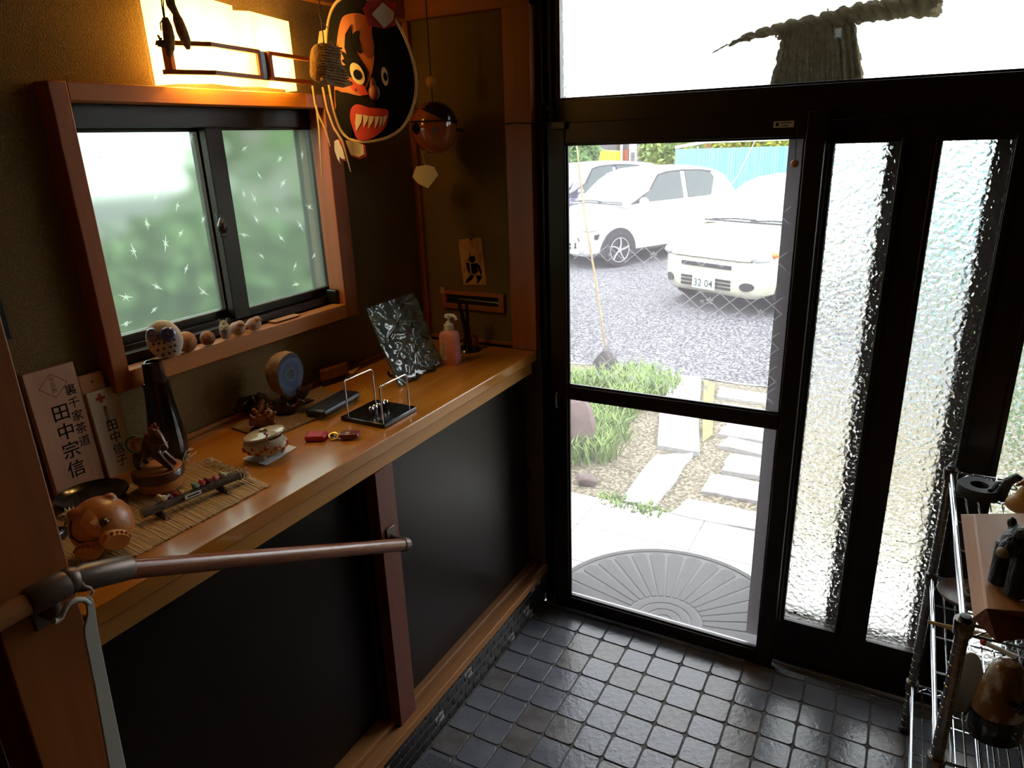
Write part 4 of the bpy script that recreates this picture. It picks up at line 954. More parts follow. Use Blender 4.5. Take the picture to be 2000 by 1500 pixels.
paint('face_paint', smoothpoly([(702, 38), (690, 48), (680, 80), (672, 130), (664, 180), (664, 215), (680, 190), (700, 196), (730, 190), (745, 160), (752, 120), (749, 80), (745, 50), (728, 36)], 3), 'orange_paint', O, par=sheet)
paint('forehead_paint', smoothpoly([(718, 38), (735, 44), (748, 75), (752, 105), (742, 120), (731, 100), (722, 70)], 3), 'brown_paint', 2 * O, par=sheet)
paint('brow_paint', [(713, 55), (700, 75), (698, 100), (703, 113), (688, 104), (697, 120), (690, 124), (700, 132), (684, 134), (697, 142), (681, 143), (700, 152), (716, 158), (738, 168), (742, 145), (733, 130), (722, 112), (713, 92), (712, 72)], 'black_ink', 3 * O, .008, par=sheet)
paint('brow_curl', smoothpoly([(726, 68), (715, 76), (714, 90), (722, 106), (732, 112), (729, 98), (725, 84)], 3), 'black_ink', 4 * O, .008, par=sheet)
paint('cheek_paint', [(672, 168), (685, 158), (705, 156), (716, 162), (735, 170), (744, 188), (730, 190), (720, 175), (718, 184), (702, 164), (700, 172), (685, 170)], 'red_ink', 4 * O, .008, par=sheet)
paint('jaw_paint', smoothpoly([(669, 178), (686, 182), (702, 184), (716, 188), (735, 192), (752, 200), (755, 212), (742, 215), (722, 212), (712, 230), (712, 255), (706, 270), (690, 255), (678, 235), (672, 215)], 2), 'black_ink', 3 * O, .010, par=sheet)
ell = lambda cx, cy, rx, ry, a, n=20: [(cx + rx * cos(t) * cos(a) - ry * sin(t) * sin(a), cy + rx * cos(t) * sin(a) + ry * sin(t) * cos(a)) for t in [2 * pi * k / n for k in range(n)]]
paint('eye_white', ell(724, 149, 11.5, 22, -.42), 'white_ink', 5 * O, .006, par=sheet); paint('pupil', ell(725, 151, 7, 10, -.42), 'black_ink', 6 * O, .006, par=sheet)
paint('eye_white', ell(769, 153, 5, 18, -.12), 'white_ink', 5 * O, .006, par=sheet); paint('pupil', ell(770, 154, 3, 8.5, -.12), 'black_ink', 6 * O, .006, par=sheet)
no = MB().ball(ks(*kp(752, 184), .0), (.017, .014, .020), 14, 10).ball(ks(*kp(750, 172), -.003), (.009, .010, .024), 12, 8); build('nose', no, 'brown_paint', kt, world=True)
paint('mouth_paint', smoothpoly([(712, 214), (724, 206), (745, 212), (765, 214), (775, 218), (774, 240), (765, 258), (745, 272), (725, 272), (716, 255), (709, 232)], 3), 'red_ink', 5 * O, .008, par=sheet)
for k, q in enumerate(([(722, 224), (734, 226), (732, 240), (722, 257), (720, 240)], [(735, 226), (744, 228), (743, 236), (736, 250)], [(745, 228), (754, 229), (752, 238), (744, 252)], [(755, 229), (762, 229), (760, 240), (755, 252)], [(763, 229), (768, 229), (766, 240), (762, 252)], [(769, 228), (774, 227), (771, 238), (767, 248)])):
    paint('tooth', q, 'white_ink', 6 * O, .006, par=sheet)
def kpaper(nm, pix, m, off, par=kt):
    pl_ = [kp(*q) for q in pix]; vs, fs = fill2d(pl_, .012); mb = MB().add([ks(v.x, v.y, off) + KN * .012 * sin(v.x * 70) for v in vs], fs); return build(nm, mb, m, par, world=True, ang=80)
pt_ = kpaper('paper_tassel', [(737, 30), (745, 12), (765, 8), (781, 12), (781, 55), (765, 63), (748, 60)], 'red_ink', .012); kpaper('tassel_centre', [(750, 38), (762, 13), (779, 30), (777, 46), (765, 62)], 'paper', .016, pt_)
for pix in ([(668, 275), (682, 271), (693, 273), (706, 288), (713, 312), (704, 312), (690, 308), (686, 320), (676, 312), (668, 295)], [(706, 273), (725, 277), (740, 283), (742, 303), (730, 309), (716, 303)]):
    a = kpaper('paper_tassel', pix, 'red_ink', .020); c_ = (sum(p[0] for p in pix) / len(pix), sum(p[1] for p in pix) / len(pix))
    kpaper('tassel_centre', [(c_[0] + (p[0] - c_[0]) * .84 - 1, c_[1] + (p[1] - c_[1]) * .88 - 2) for p in pix], 'paper', .024, a)
kpaper('paper_corner', [(625, 62), (640, 58), (655, 62), (668, 80), (668, 100), (662, 115), (650, 112), (622, 85)], 'paper', -.004)
for pts in (((629, 168), (634, 205), (640, 225), (652, 250), (668, 285)), ((652, 172), (664, 215), (682, 250), (702, 275), (718, 332)), ((636, 205), (641, 250), (647, 352))):
    build('streamer', MB().tube([ks(*kp(*q), .03) for q in pts], [.0035] * (len(pts) - 1) + [.0012], 6), 'bamboo', kt, world=True)
build('hanging_string', MB().tube([ks(*kp(718, 5), 0), ks(*kp(718, -60), 0)], .0015, 6), 'cord', kt, world=True)

# ------------------------------------------------------------------ lacquered ball bell with bead and paper slip
BC = PY(848, 250, 2.02)
lb = thing('lacquer_bell', 'glossy orange and black lacquered ball hanging with a wooden bead', 'ornament', BC)
build('ball', MB().ball((0, 0, 0), (.074, .074, .080), 28, 18), 'lacquer_ball', lb)
cap = MB(); cap.lathe([(.0755 * sin(t), .0805 * cos(t) + .0008) for t in [radians(a) for a in (2, 12, 24, 36, 48, 60)]], 28)
capo = build('black_cap', cap, 'black_gloss', lb); capo.rotation_euler = (radians(-8), radians(24), 0)
build('lip_band', MB().tube([(.0765 * cos(a) , .0765 * sin(a), .020) for a in [2 * pi * k / 32 for k in range(33)]], .0022, 6, False), 'black_gloss', lb)
view = (CAM - BC).normalized(); sd_ = Vector((view.y, -view.x, 0)) * -1
bdir = (view + Vector((0, 0, -.08))).normalized()
build('button', MB().tube([bdir * .071, bdir * .083], [.011, .009], 14), 'steel', lb); build('side_knob', MB().tube([Vector((.80, .55, -.12)).normalized() * .07, Vector((.80, .55, -.12)).normalized() * .095], .007, 10), 'black', lb)
build('eye_patch', MB().tube([(view * .5 + sd_ * -.6 + Vector((0, 0, .0))).normalized() * .0735, (view * .5 + sd_ * -.6).normalized() * .0765], [.018, .016], 16), 'black_gloss', lb)
build('cord', MB().tube([(0, 0, .08), (0, 0, .42)], .002, 6), 'cord_bk', lb)
bz = PY(841, 160, 2.02) - BC; build('bead', MB().ball((0, 0, bz.z), .0165, 16, 12), 'bead', lb)
q0 = PY(824, 296, 2.02) - BC; q1 = PY(830, 325, 2.02) - BC
build('slip_string', MB().tube([(-.02, 0, -.075), q0, q1], .0014, 6), 'cord_lt', lb)
sl = [PY(u, v, 2.02) - BC for u, v in ((815, 325), (832, 322), (846, 326), (854, 342), (836, 368), (818, 358), (808, 345))]
build('paper_slip', MB().prism([(p.x, p.z) for p in sl], lambda a, b, k: Vector((a, .002 - .003 * k + .15 * (a - q1.x), b))), 'paper', lb)

# ------------------------------------------------------------------ end wall: card, letter slot
cdp = [PY(u, v, YE - .003) for u, v in ((895, 468), (940, 464), (951, 557), (906, 556))]
cd_ = thing('painted_card', 'small tan card with a black horned figure pinned on the end wall', 'picture', (cdp[2] + cdp[3]) / 2)
build('card', MB().prism([(p.x, p.z) for p in cdp], lambda a, b, k: Vector((a, YE - .004 + .0015 * k, b))), mat('tan_card', (.48, .26, .08), .7, color2=(.28, .10, .03), vscale=24, ramp=(.5, .66)), cd_, world=True)
fg = MB()
def cp(u, v): return PY(u, v, YE - .0046)
for poly in ([(917, 500), (927, 500), (929, 508), (924, 514), (918, 512), (915, 506)], [(917, 501), (916, 490), (919, 499)], [(926, 500), (928, 492), (925, 499)], [(910, 514), (916, 512), (918, 522), (918, 538), (913, 528)], [(930, 512), (938, 520), (941, 530), (940, 540), (936, 530), (931, 520)],
             [(919, 515), (930, 514), (934, 530), (928, 536), (921, 534)], [(920, 536), (927, 538), (922, 546), (914, 552), (909, 554), (911, 546)], [(929, 537), (935, 538), (943, 540), (936, 550), (931, 556), (932, 546)]):
    fg.add([cp(u, v) for u, v in poly], [tuple(range(len(poly)))])
build('ink_figure', fg, 'black_ink', cd_, world=True, smooth=False, kind='stuff')
build('push_pin', MB().ball(PY(920, 467, YE - .008), .005, 10, 8), 'black', cd_, world=True)
s0 = PY(866, 563, YE); s1 = PY(988, 610, YE)
ls = thing('letter_slot', 'wooden framed letter slot low on the end wall', 'letter slot', (s0.x, YE, s1.z))
ia, ib = s0.x + .018, s1.x - .022
za, zb = s1.z, s0.z - .004
for lo, hi in (((s0.x, za), (s1.x, za + .018)), ((s0.x, zb - .014), (s1.x, zb)), ((s0.x, za + .018), (ia, zb - .014)), ((ib, za + .018), (s1.x, zb - .014))):
    build('frame_strip', B((lo[0], YE - .014, lo[1]), (hi[0], YE, hi[1])), 'cedar_x', ls, world=True, bevel=.001)
build('flap', B((ia, YE - .004, za + .018), (ib, YE, zb - .014)), 'black', ls, world=True)
build('hinge_wire', MB().tube([(ia + .05, YE - .006, zb - .03), (ib, YE - .006, zb - .034)], .0012, 6), 'steel', ls, world=True)
build('tape_tab', B((s0.x - .004, YE - .016, zb - .012), (s0.x + .014, YE - .0142, zb + .012)), mat('masking_tape', (.50, .25, .08), .7), ls, world=True)
# cables and closer by the door top
cb_ = thing('door_alarm', 'small black door alarm with curled wires at the door corner', 'alarm', (-1.02, 2.19, 1.82))
build('case', MB().obox(PY(1092, 245, 2.175), (.05, .022, .026)), 'black', cb_, world=True, bevel=.004)
cu_ = MB()
for k in range(5):
    c0 = PY(1064 + k * 3, 215 + k * 2, 2.19); cu_.tube([c0 + Vector((.012 * cos(a + k), .004 * sin(2 * a), .02 * sin(a))) for a in [2 * pi * j / 12 for j in range(11)]], .0013, 5)
build('curled_wire', cu_, 'cord_bk', cb_, world=True, kind='stuff')
build('post_cable', MB().tube([PY(986, 243, 2.163), PY(1000, 240, 2.163), PY(1020, 241, 2.163), PY(1046, 240, 2.163), PY(1060, 238, 2.185), PY(1080, 243, 2.18)], .0022, 6), 'cord_bk', cb_, world=True)
pk = PY(1552, 320, 2.17)
kb = thing('pull_knob', 'round wooden pull knob on a cord by the door edge', 'knob', pk)
build('knob', MB().ball(pk, .011, 16, 12), 'bead', kb, world=True); build('knob_hole', MB().ball(pk + Vector((0, -.0105, -.003)), .0022, 8, 6), 'black', kb, world=True)
build('cord', MB().tube([pk + Vector((0, 0, .01)), Vector((pk.x, 2.172, 1.79))], .0012, 6), 'cord_bk', kb, world=True)

# ================================================================== THINGS ON THE WINDOW SILL AND COUNTER
VR = radians(28.4)
def fuse(o, vox, smooth_it=6):
    m = o.modifiers.new('fuse', 'REMESH'); m.mode = 'VOXEL'; m.voxel_size = vox; m.use_smooth_shade = True
    s = o.modifiers.new('soften', 'SMOOTH'); s.iterations = smooth_it; s.factor = .5
    return o
def ring_of(mb, c, r, d1, d2, rr, n=20, k=6): return mb.tube([c + (d1 * cos(2 * pi * i / n) + d2 * sin(2 * pi * i / n)) * r for i in range(n + 1)], rr, k, False)
XA, YA, ZA = Vector((1, 0, 0)), Vector((0, 1, 0)), Vector((0, 0, 1))
ZS = 1.3025
def owl(u, v, w_, d_, h_, m, label, yaw=0, eye='white_ink', eyer=.22, ears=False, spots=None, name='owl_figurine', flat=1.0):
    p = PZ(u, v, ZS); o = thing(name, label, 'figurine', (min(p.x, -1.552), p.y, ZS), VR + yaw, 'owl figurines on the window sill')
    prof = lambda d, q: Vector((q.x, q.y, q.z if q.z > -h_ * .44 else -h_ * .44 + (q.z + h_ * .44) * .2))
    b = MB().ball((0, 0, h_ * .46), (w_, d_, h_ * .53), 22, 14, prof); build('body', b, m, o)
    for s in (-1, 1):
        c = Vector((s * w_ * .42, 0, h_ * .66)); yy = -d_ * sqrt(max(.05, 1 - (c.x / w_) ** 2 - ((c.z - h_ * .46) / (h_ * .53)) ** 2))
        c.y = yy; nrm = Vector((c.x / w_ ** 2, c.y / d_ ** 2, (c.z - h_ * .46) / (h_ * .53) ** 2)).normalized()
        e = build('eye', MB().tube([c - nrm * .003, c + nrm * .0016], [w_ * eyer * 1.25, w_ * eyer], 18), eye, o)
        build('pupil', MB().ball(c + nrm * .0018, w_ * eyer * .24, 10, 8), 'black', e)
        if ears: build('ear', MB().tube([(s * w_ * .45, 0, h_ * .9), (s * w_ * .75, 0, h_ * 1.08)], [w_ * .2, .001], 8), m, o)
    build('beak', MB().tube([(0, -d_ * .93, h_ * .60), (0, -d_ * 1.12, h_ * .52)], [w_ * .09, .0008], 8), 'owl_red', o)
    if spots:
        for (a, z) in spots:
            yy = -d_ * sqrt(max(.02, 1 - (a) ** 2 - ((z * h_ - h_ * .46) / (h_ * .53)) ** 2)); build('breast_spot', MB().ball((a * w_, yy, z * h_), .0033, 8, 6), 'black', o)
    return o
owl(328, 697, .043, .026, .094, 'owl_white', 'large white round owl with blue eyes and dark breast spots', yaw=.1, eye='owl_blue', eyer=.34, spots=[(-.42, .42), (-.1, .44), (.2, .46), (.48, .48), (.7, .5), (-.25, .26), (.1, .29), (.45, .32), (.68, .35), (-.05, .12), (.3, .15), (.58, .19)])
owl(382, 688, .026, .023, .051, 'owl_brown', 'plain tan brown round owl beside the white owl', yaw=.35, eye='owl_brown')
owl(414, 674, .019, .017, .037, 'owl_red', 'small reddish brown owl between the tan owl and the eared owl', yaw=.5, eye='owl_brown')
owl(446, 663, .014, .012, .052, 'owl_grey', 'slim grey eared owl with big pale eyes', yaw=.3, eyer=.45, ears=True)
def bird(u, v, label, yaw, m, s):
    p = PZ(u, v, ZS); o = thing('stone_bird', label, 'figurine', (min(p.x, -1.552), p.y, ZS), VR + yaw, 'stone birds on the window sill')
    fuse(build('body', MB().ball((0, 0, .019 * s), (.022 * s, .017 * s, .019 * s), 18, 12).ball((.009 * s, -.004 * s, .031 * s), (.012 * s, .012 * s, .011 * s), 12, 8).tube([(-.015 * s, 0, .02 * s), (-.032 * s, .004 * s, .012 * s)], [.010 * s, .003 * s], 8), m, o), .0016, 3)
    build('beak', MB().tube([(.018 * s, -.008 * s, .031 * s), (.026 * s, -.012 * s, .028 * s)], [.003 * s, .0006], 8), 'owl_brown', o); build('eye', MB().ball((.014 * s, -.014 * s, .033 * s), .0016, 8, 6), 'black', o)
bird(473, 656, 'mottled red stone bird next to the eared owl', .1, 'owl_stone', 1.0); bird(503, 646, 'mottled pink stone bird at the end of the figurine row', .6, 'owl_stone', .95)
tag(build('wood_strip', MB().obox(PX(560, 632, -1.555) * 0 + Vector((-1.575, 1.47, ZS + .002)), (.03, .10, .003)), 'block_wood', bevel=.001), 'small flat strip of wood lying on the window sill', 'wood strip')

# ------------------------------------------------------------------ nameplates leaning on the wall
def nameplate(bl, br, h, th, m, label, name, lean=.016):
    """thin board along y: foot on the counter, top resting on the wall"""
    o = thing(name, label, 'nameplate', (bl.x, bl.y, ZT), 0, 'wooden nameplates leaning on the wall'); wd = (Vector((br.x, br.y, 0)) - Vector((bl.x, bl.y, 0))).length
    o.rotation_euler = (0, -lean, math.atan2(br.x - bl.x, br.y - bl.y) * -1)
    build('board', B((-th, 0, 0), (0, wd, h)), m, o, bevel=.001); return o, wd
def glyphs(o, chars, y, z0, dz, size, nm='lettering', m='black_ink', wx=1.0):
    for k, ch in enumerate(chars):
        t = text_mb(ch, size, lambda a, b, k=k: Vector((.0005, y + a * wx, z0 - k * dz + b))); build(nm, t, m, o, smooth=False)
n1, w1 = nameplate(Vector((-1.555, .738, 0)), Vector((-1.555, .845, 0)), .285, .016, 'plate_wood', 'brown wooden nameplate with brushed characters and a diamond mark', 'nameplate', .05)
glyphs(n1, '田中宗信', w1 * .50, .182, .044, .040); glyphs(n1, '裏千家茶道', w1 * .80, .225, .030, .026)
dm_ = MB()
dd = [(w1 * .5 + a, .246 + b) for a, b in ((-.030, 0), (-.016, .013), (0, .026), (.016, .013), (.030, 0), (.016, -.013), (0, -.026), (-.016, -.013))]
for (a, b), (c_, d) in zip(dd, dd[1:] + dd[:1]):
    L_ = Vector((0, c_ - a, d - b)); pr = Vector((0, -L_.z, L_.y)).normalized() * .0007; A_ = Vector((.0005, a, b)); B_ = Vector((.0005, c_, d)); dm_.add([A_ - pr, B_ - pr, B_ + pr, A_ + pr], [(0, 1, 2, 3)])
build('diamond_mark', dm_, 'brown_paint', n1, smooth=False); glyphs(n1, '今日庵', w1 * .5, .259, .0125, .012, m='brown_paint')
n2, w2 = nameplate(Vector((-1.5475, .8525, 0)), Vector((-1.5475, .9225, 0)), .207, .008, 'plate_pale', 'pale nameplate with a red cross above brushed characters', 'nameplate', .075)
glyphs(n2, '田中信子', w2 * .54, .118, .029, .028); glyphs(n2, '銀色有功章', w2 * .46, .163, .0085, .0095)
build('red_cross', MB().box((.0003, w2 * .40 - .0035, .178), (.0008, w2 * .40 + .0035, .199)).box((.0003, w2 * .40 - .0105, .185), (.0008, w2 * .40 + .0105, .192)), 'red_ink', n2, smooth=False)
n3, w3 = nameplate(Vector((-1.563, .848, 0)), Vector((-1.563, .904, 0)), .247, .010, 'block_wood', 'plain knotty wooden board standing behind the pale nameplate', 'nameplate', .03)
build('knot', MB().tube([(.0002, w3 * .5, .228), (.0008, w3 * .5, .228)], .003, 10), 'trunk', n3)

# ------------------------------------------------------------------ bamboo mat
mq = [PZ(523, 952, ZT), PZ(412, 901, ZT), Vector((-1.545, .60, ZT)), Vector((-1.185, .56, ZT))]
mq[0] = Vector((-1.172, .985, ZT)); mq[1] = Vector((-1.425, 1.035, ZT))
bmt = thing('bamboo_mat', 'slatted bamboo table runner on the counter under the horse', 'mat', (-1.34, .8, ZT))
def mp_(s, t): return mq[3].lerp(mq[0], s).lerp(mq[2].lerp(mq[1], s), t)
NS = 118; sl_ = MB(); r = random.Random(4)
for k in range(NS):
    s0_, s1_ = (k + .12) / NS, (k + .88) / NS; zz = .0012 + r.uniform(0, .0012)
    e0, e1 = r.uniform(0, .012), 1 - r.uniform(0, .01)
    pts = [mp_(s0_, e0), mp_(s1_, e0), mp_(s1_, e1), mp_(s0_, e1)]
    sl_.add([p + Vector((0, 0, .0003)) for p in pts] + [p + Vector((0, 0, zz + .0012)) for p in pts], [(0, 1, 2, 3), (4, 5, 6, 7), (0, 1, 5, 4), (1, 2, 6, 5), (2, 3, 7, 6), (3, 0, 4, 7)])
build('slats', sl_, 'mat_slat', bmt, world=True, smooth=False, kind='stuff')
th = MB()
for t in (.03, .2, .36, .52, .68, .84, .97): th.tube([mp_(s / 40, t) + Vector((0, 0, .0032)) for s in range(41)], .0007, 4)
build('threads', th, 'linen', bmt, world=True, kind='stuff')
build('hem', MB().add([mp_(.972, 0) + ZA * .004, mp_(1.0, 0) + ZA * .001, mp_(1.0, 1) + ZA * .001, mp_(.972, 1) + ZA * .004], [(0, 1, 2, 3)]), 'linen', bmt, world=True, smooth=False)

# ------------------------------------------------------------------ tall black vase
vp = Vector((-1.505, .985, ZT)); vs_ = thing('black_vase', 'tall black ribbed vase with a square mouth', 'vase', vp, VR + .25)
def vase_ring(z, w_, r_): return [Vector((a, b, z)) for a, b in [(w_ * c - 0, w_ * s_) for c, s_ in [(cos(t) / max(abs(cos(t)), abs(sin(t))) * (1 - r_) + cos(t) * r_, sin(t) / max(abs(cos(t)), abs(sin(t))) * (1 - r_) + sin(t) * r_) for t in [2 * pi * k / 48 for k in range(48)]]]]
vr = [(0, .033, .9), (.010, .040, .95), (.05, .042, .95), (.10, .037, .9), (.15, .031, .7), (.19, .027, .4), (.205, .026, .2), (.206, .021, .15), (.25, .019, .1), (.252, .0165, .1), (.252, .014, .1), (.20, .013, .1)]
vb = MB(); rows = [vase_ring(*q) for q in vr]
for i, row in enumerate(rows):
    for k in range(48):
        if 1 <= i <= 4 and k % 2: row[k] = Vector((row[k].x * .965, row[k].y * .965, row[k].z))
vb.add([p for q in rows for p in q], [(i * 48 + k, i * 48 + (k + 1) % 48, (i + 1) * 48 + (k + 1) % 48, (i + 1) * 48 + k) for i in range(len(rows) - 1) for k in range(48)] + [tuple(reversed(range(48))), tuple(range((len(rows) - 1) * 48, len(rows) * 48))])
build('body', vb, 'black_gloss', vs_)

# ------------------------------------------------------------------ horse on a tub
hp_ = PZ(316, 952, ZT + .004); ho = thing('horse_figurine', 'dark wooden horse figurine with a red mane on a round base', 'figurine', hp_, VR); ho.scale = (1.08, 1.08, 1.12)
build('lower_tub', MB().lathe([(.0, 0), (.036, 0), (.040, .003), (.043, .022), (.042, .024), (0, .024)], 28), 'carved', ho)
build('upper_tub', MB().lathe([(0, .024), (.046, .024), (.050, .028), (.050, .040), (.048, .043), (0, .0435)], 28), 'horse', ho); build('tub_top', MB().lathe([(0, .0435), (.046, .0435), (.044, .0452), (0, .0455)], 28), 'carved', ho)
hb = MB()
hb.ball((-.018, .006, .083), (.026, .017, .021), 16, 10).ball((.002, .0, .088), (.018, .015, .022), 14, 10)
hb.tube([(.0, 0, .09), (.006, -.002, .108), (.013, -.004, .122)], [.017, .013, .010], 12).tube([(.010, -.004, .122), (.020, -.008, .110), (.029, -.012, .092), (.032, -.013, .086)], [.0115, .0105, .0085, .0075], 12)
for a, b, c_ in (((-.03, -.008, .075), (-.034, -.010, .058), (-.030, -.011, .045)), ((-.03, .016, .075), (-.032, .018, .058), (-.028, .018, .045)), ((.006, -.008, .078), (.022, -.014, .064), (.040, -.018, .047)), ((.006, .008, .078), (.020, .010, .062), (.034, .012, .046))): hb.tube([a, b, c_], [.011, .0075, .006], 10)
hb.tube([(.011, -.010, .124), (.009, -.012, .136)], [.0035, .001], 6).tube([(.013, .003, .124), (.013, .005, .136)], [.0035, .001], 6)
fuse(build('body', hb, 'horse', ho), .0022, 4)
mn = MB(); r = random.Random(8)
for k in range(46):
    t = r.random(); c_ = Vector((.014, -.003, .131)).lerp(Vector((-.012, .002, .103)), t) + Vector((r.uniform(-.006, .006), r.uniform(-.007, .007), r.uniform(-.003, .006))); mn.ball(c_, r.uniform(.0025, .0042), 6, 4)
build('mane', mn, 'mane', ho, kind='stuff')
sd2 = MB().ball((-.030, -.006, .098), (.016, .009, .019), 16, 10); so = build('saddle_cloth', sd2, mat('patterned_cloth', (.45, .40, .36), .8, color2=(.35, .06, .08), vscale=120, ramp=(.45, .55)), ho)
ring_of(q := MB(), Vector((-.030, -.008, .098)), .0175, Vector((.9, .25, 0)).normalized(), ZA, .0022); build('green_edge', q, mat('green_braid', (.03, .22, .05), .7), so)
br_ = MB(); ring_of(br_, Vector((.027, -.0105, .095)), .0108, Vector((.75, -.2, .6)).normalized(), Vector((.2, .97, 0)).normalized(), .0011); br_.tube([(.0, -.016, .105), (.014, -.015, .098), (.028, -.02, .098)], .001, 6).tube([(.012, -.014, .125), (.0, -.017, .104)], .001, 6)
build('bridle', br_, 'straw', ho)

# ------------------------------------------------------------------ log with fabric birds
L0 = PZ(277, 1004, ZT + .022); L1 = PZ(470, 926, ZT + .022); LG = thing('twig_perch', 'bark covered twig on two short feet with a white label', 'perch', (L0 + L1) / 2 - ZA * .022)
ld = (L1 - L0).normalized(); lside = Vector((ld.y, -ld.x, 0))
build('twig', MB().tube([L0.lerp(L1, t) + lside * .0015 * sin(t * 9) + ZA * .001 * cos(t * 7) for t in [k / 12 for k in range(13)]], [.0105, .0098, .0092, .0095, .009, .0092, .009, .0092, .0098, .0095, .010, .0105, .0108], 14), 'bark', LG, world=True)
for e, s_ in ((L0, -1), (L1, 1)): build('cut_end', MB().tube([e + ld * .0 * s_, e + ld * .001 * s_], [.0098, .0092], 14), 'cutwood', LG, world=True)
for t in (.16, .78):
    c_ = L0.lerp(L1, t) + lside * .006; build('foot', MB().tube([c_ - lside * .024 - ZA * .0155, c_ + lside * .024 - ZA * .0155], .0062, 10), 'bark', LG, world=True)
    build('foot_end', MB().tube([c_ + lside * .024 - ZA * .0155, c_ + lside * .0252 - ZA * .0155], .0056, 10), 'cutwood', LG, world=True)
c_ = L0.lerp(L1, .47) + lside * .0102 + ZA * .002
rot = Matrix((ld, lside, ZA)).transposed(); lbz = build('label', MB().obox(c_, (.036, .001, .009), rot), 'paper_w', LG, world=True)
build('label_print', MB().obox(c_ + lside * .0007, (.026, .0003, .003), rot), 'black_ink', lbz, world=True)
tm_ = MB(); r = random.Random(2)
for k in range(9):
    e = L1 - ld * .004; tm_.tube([e + Vector((r.uniform(-.006, .006), r.uniform(-.006, .006), r.uniform(-.006, .01))), e + ld * r.uniform(.004, .016) + Vector((r.uniform(-.01, .012), r.uniform(-.012, .01), r.uniform(-.006, .012))), e + ld * r.uniform(.006, .03) + lside * r.uniform(-.012, .024) + ZA * r.uniform(-.018, .0)], .0011, 5)
ring_of(tm_, L1 - ld * .006, .0115, lside, ZA, .0014)
build('string_tie', tm_, 'cord_lt', LG, world=True, kind='stuff')
dc = [('yellow white', (.62, .56, .34)), ('purple', (.16, .03, .14)), ('crimson', (.40, .03, .04)), ('mustard', (.45, .28, .05)), ('teal', (.20, .42, .36)), ('scarlet', (.50, .06, .05)), ('dark maroon', (.18, .02, .03)), ('pink', (.55, .16, .20)), ('pale green and white', (.55, .55, .42))]
for k, (nm, cl) in enumerate(dc):
    t = (.205, .27, .335, .385, .53, .60, .66, .74, .82)[k]; sc_ = (1.35, .95, .95, .85, 1.1, 1.15, 1.1, 1.0, 1.1)[k]
    p = L0.lerp(L1, t) + ZA * .0088
    o = thing('fabric_bird', nm + ' folded fabric bird perched on the twig', 'figurine', p, math.atan2(ld.y, ld.x) + (.3 if k % 2 else -.2), 'fabric birds on the twig')
    m_ = mat('fabric_' + nm.replace(' ', '_'), cl, .85)
    fb = MB().ball((0, 0, .0045 * sc_), (.0075 * sc_, .0052 * sc_, .0052 * sc_), 12, 8).ball((-.0045 * sc_, 0, .010 * sc_), .0036 * sc_, 10, 8).tube([(.004 * sc_, 0, .005 * sc_), (.0115 * sc_, 0, .008 * sc_)], [.0038 * sc_, .0012 * sc_], 8)
    build('body', fb, m_, o); build('beak', MB().tube([(-.0075 * sc_, 0, .010 * sc_), (-.011 * sc_, 0, .0095 * sc_)], [.0013 * sc_, .0003], 6), 'mat_slat', o)
fl = MB(); r = random.Random(12)
for k in range(11):
    a = PZ(360 + r.uniform(-6, 8), 902 + r.uniform(-6, 6), ZT + .004); b = PZ(368 + r.uniform(-8, 28), 890 + r.uniform(-8, 20), ZT + .004); fl.tube([a, a.lerp(b, .5) + ZA * r.uniform(.004, .02), b + ZA * r.uniform(.0, .012)], .0009, 5)
tag(build('dry_grass_tie', fl, 'cord_lt', kind='stuff'), 'loose dry grass stems lying behind the horse base', 'dry grass', None, 'stuff')
ch = MB(); r = random.Random(6)
for k in range(9):
    c0 = PZ(lerp(404, 462, k / 8), lerp(904, 922, k / 8), ZT + .005); ring_of(ch, c0, .011, Vector((.9, .4, 0)).normalized(), Vector((-.3, .7, .5 * (-1) ** k)).normalized(), .0016, 14, 5)
tag(build('braided_cord', ch, 'cord_lt', kind=None), 'looped pale braided cord along the edge of the bamboo mat', 'cord')

# ------------------------------------------------------------------ carved ball creature, tray, shell
cbp = PZ(211, 1075, ZT + .004); co = thing('carved_bear', 'round carved wooden bear ball with two big paws', 'carving', cbp, VR + .15)
R_ = .055
fuse(build('body', MB().ball((0, 0, R_), (R_, R_, R_ * .98), 28, 18).ball((-.026, -.020, R_ * 1.66), (.019, .014, .012), 12, 8).ball((.020, .012, R_ * 1.86), (.012, .010, .010), 12, 8), 'carved', co), .0028, 4)
def facing(a, el): return Vector((sin(a) * cos(el), -cos(a) * cos(el), sin(el)))
fc = MB()
for pts in ([(-.12, .95), (.10, 1.0), (.34, .70), (.42, .35), (.30, .12), (.12, .18), (-.02, .36), (-.22, .62)],):
    c0 = Vector((0, 0, R_)); outer = [c0 + facing(a, e) * (R_ + .006) for a, e in pts]; inner = [c0 + facing(a, e) * (R_ - .004) for a, e in pts]; cen = sum(outer, Vector()) / len(outer); cen = c0 + (cen - c0).normalized() * (R_ + .012); n = len(pts)
    fc.add(outer + inner + [cen], [(i, (i + 1) % n, 2 * n) for i in range(n)] + [(i, n + i, n + (i + 1) % n, (i + 1) % n) for i in range(n)])
build('muzzle_plane', fc, 'carved_lt', co, ang=20)
build('nose', MB().ball(Vector((0, 0, R_)) + facing(.55, .50) * (R_ + .002), (.008, .008, .006), 12, 8), 'horse', co)
build('cheek_groove', MB().tube([Vector((0, 0, R_)) + facing(a, e) * (R_ + .0005) for a, e in ((-.9, .75), (-.75, .35), (-.65, .05), (-.35, -.08), (.1, -.05), (.35, .02))], .0022, 6), 'horse', co)
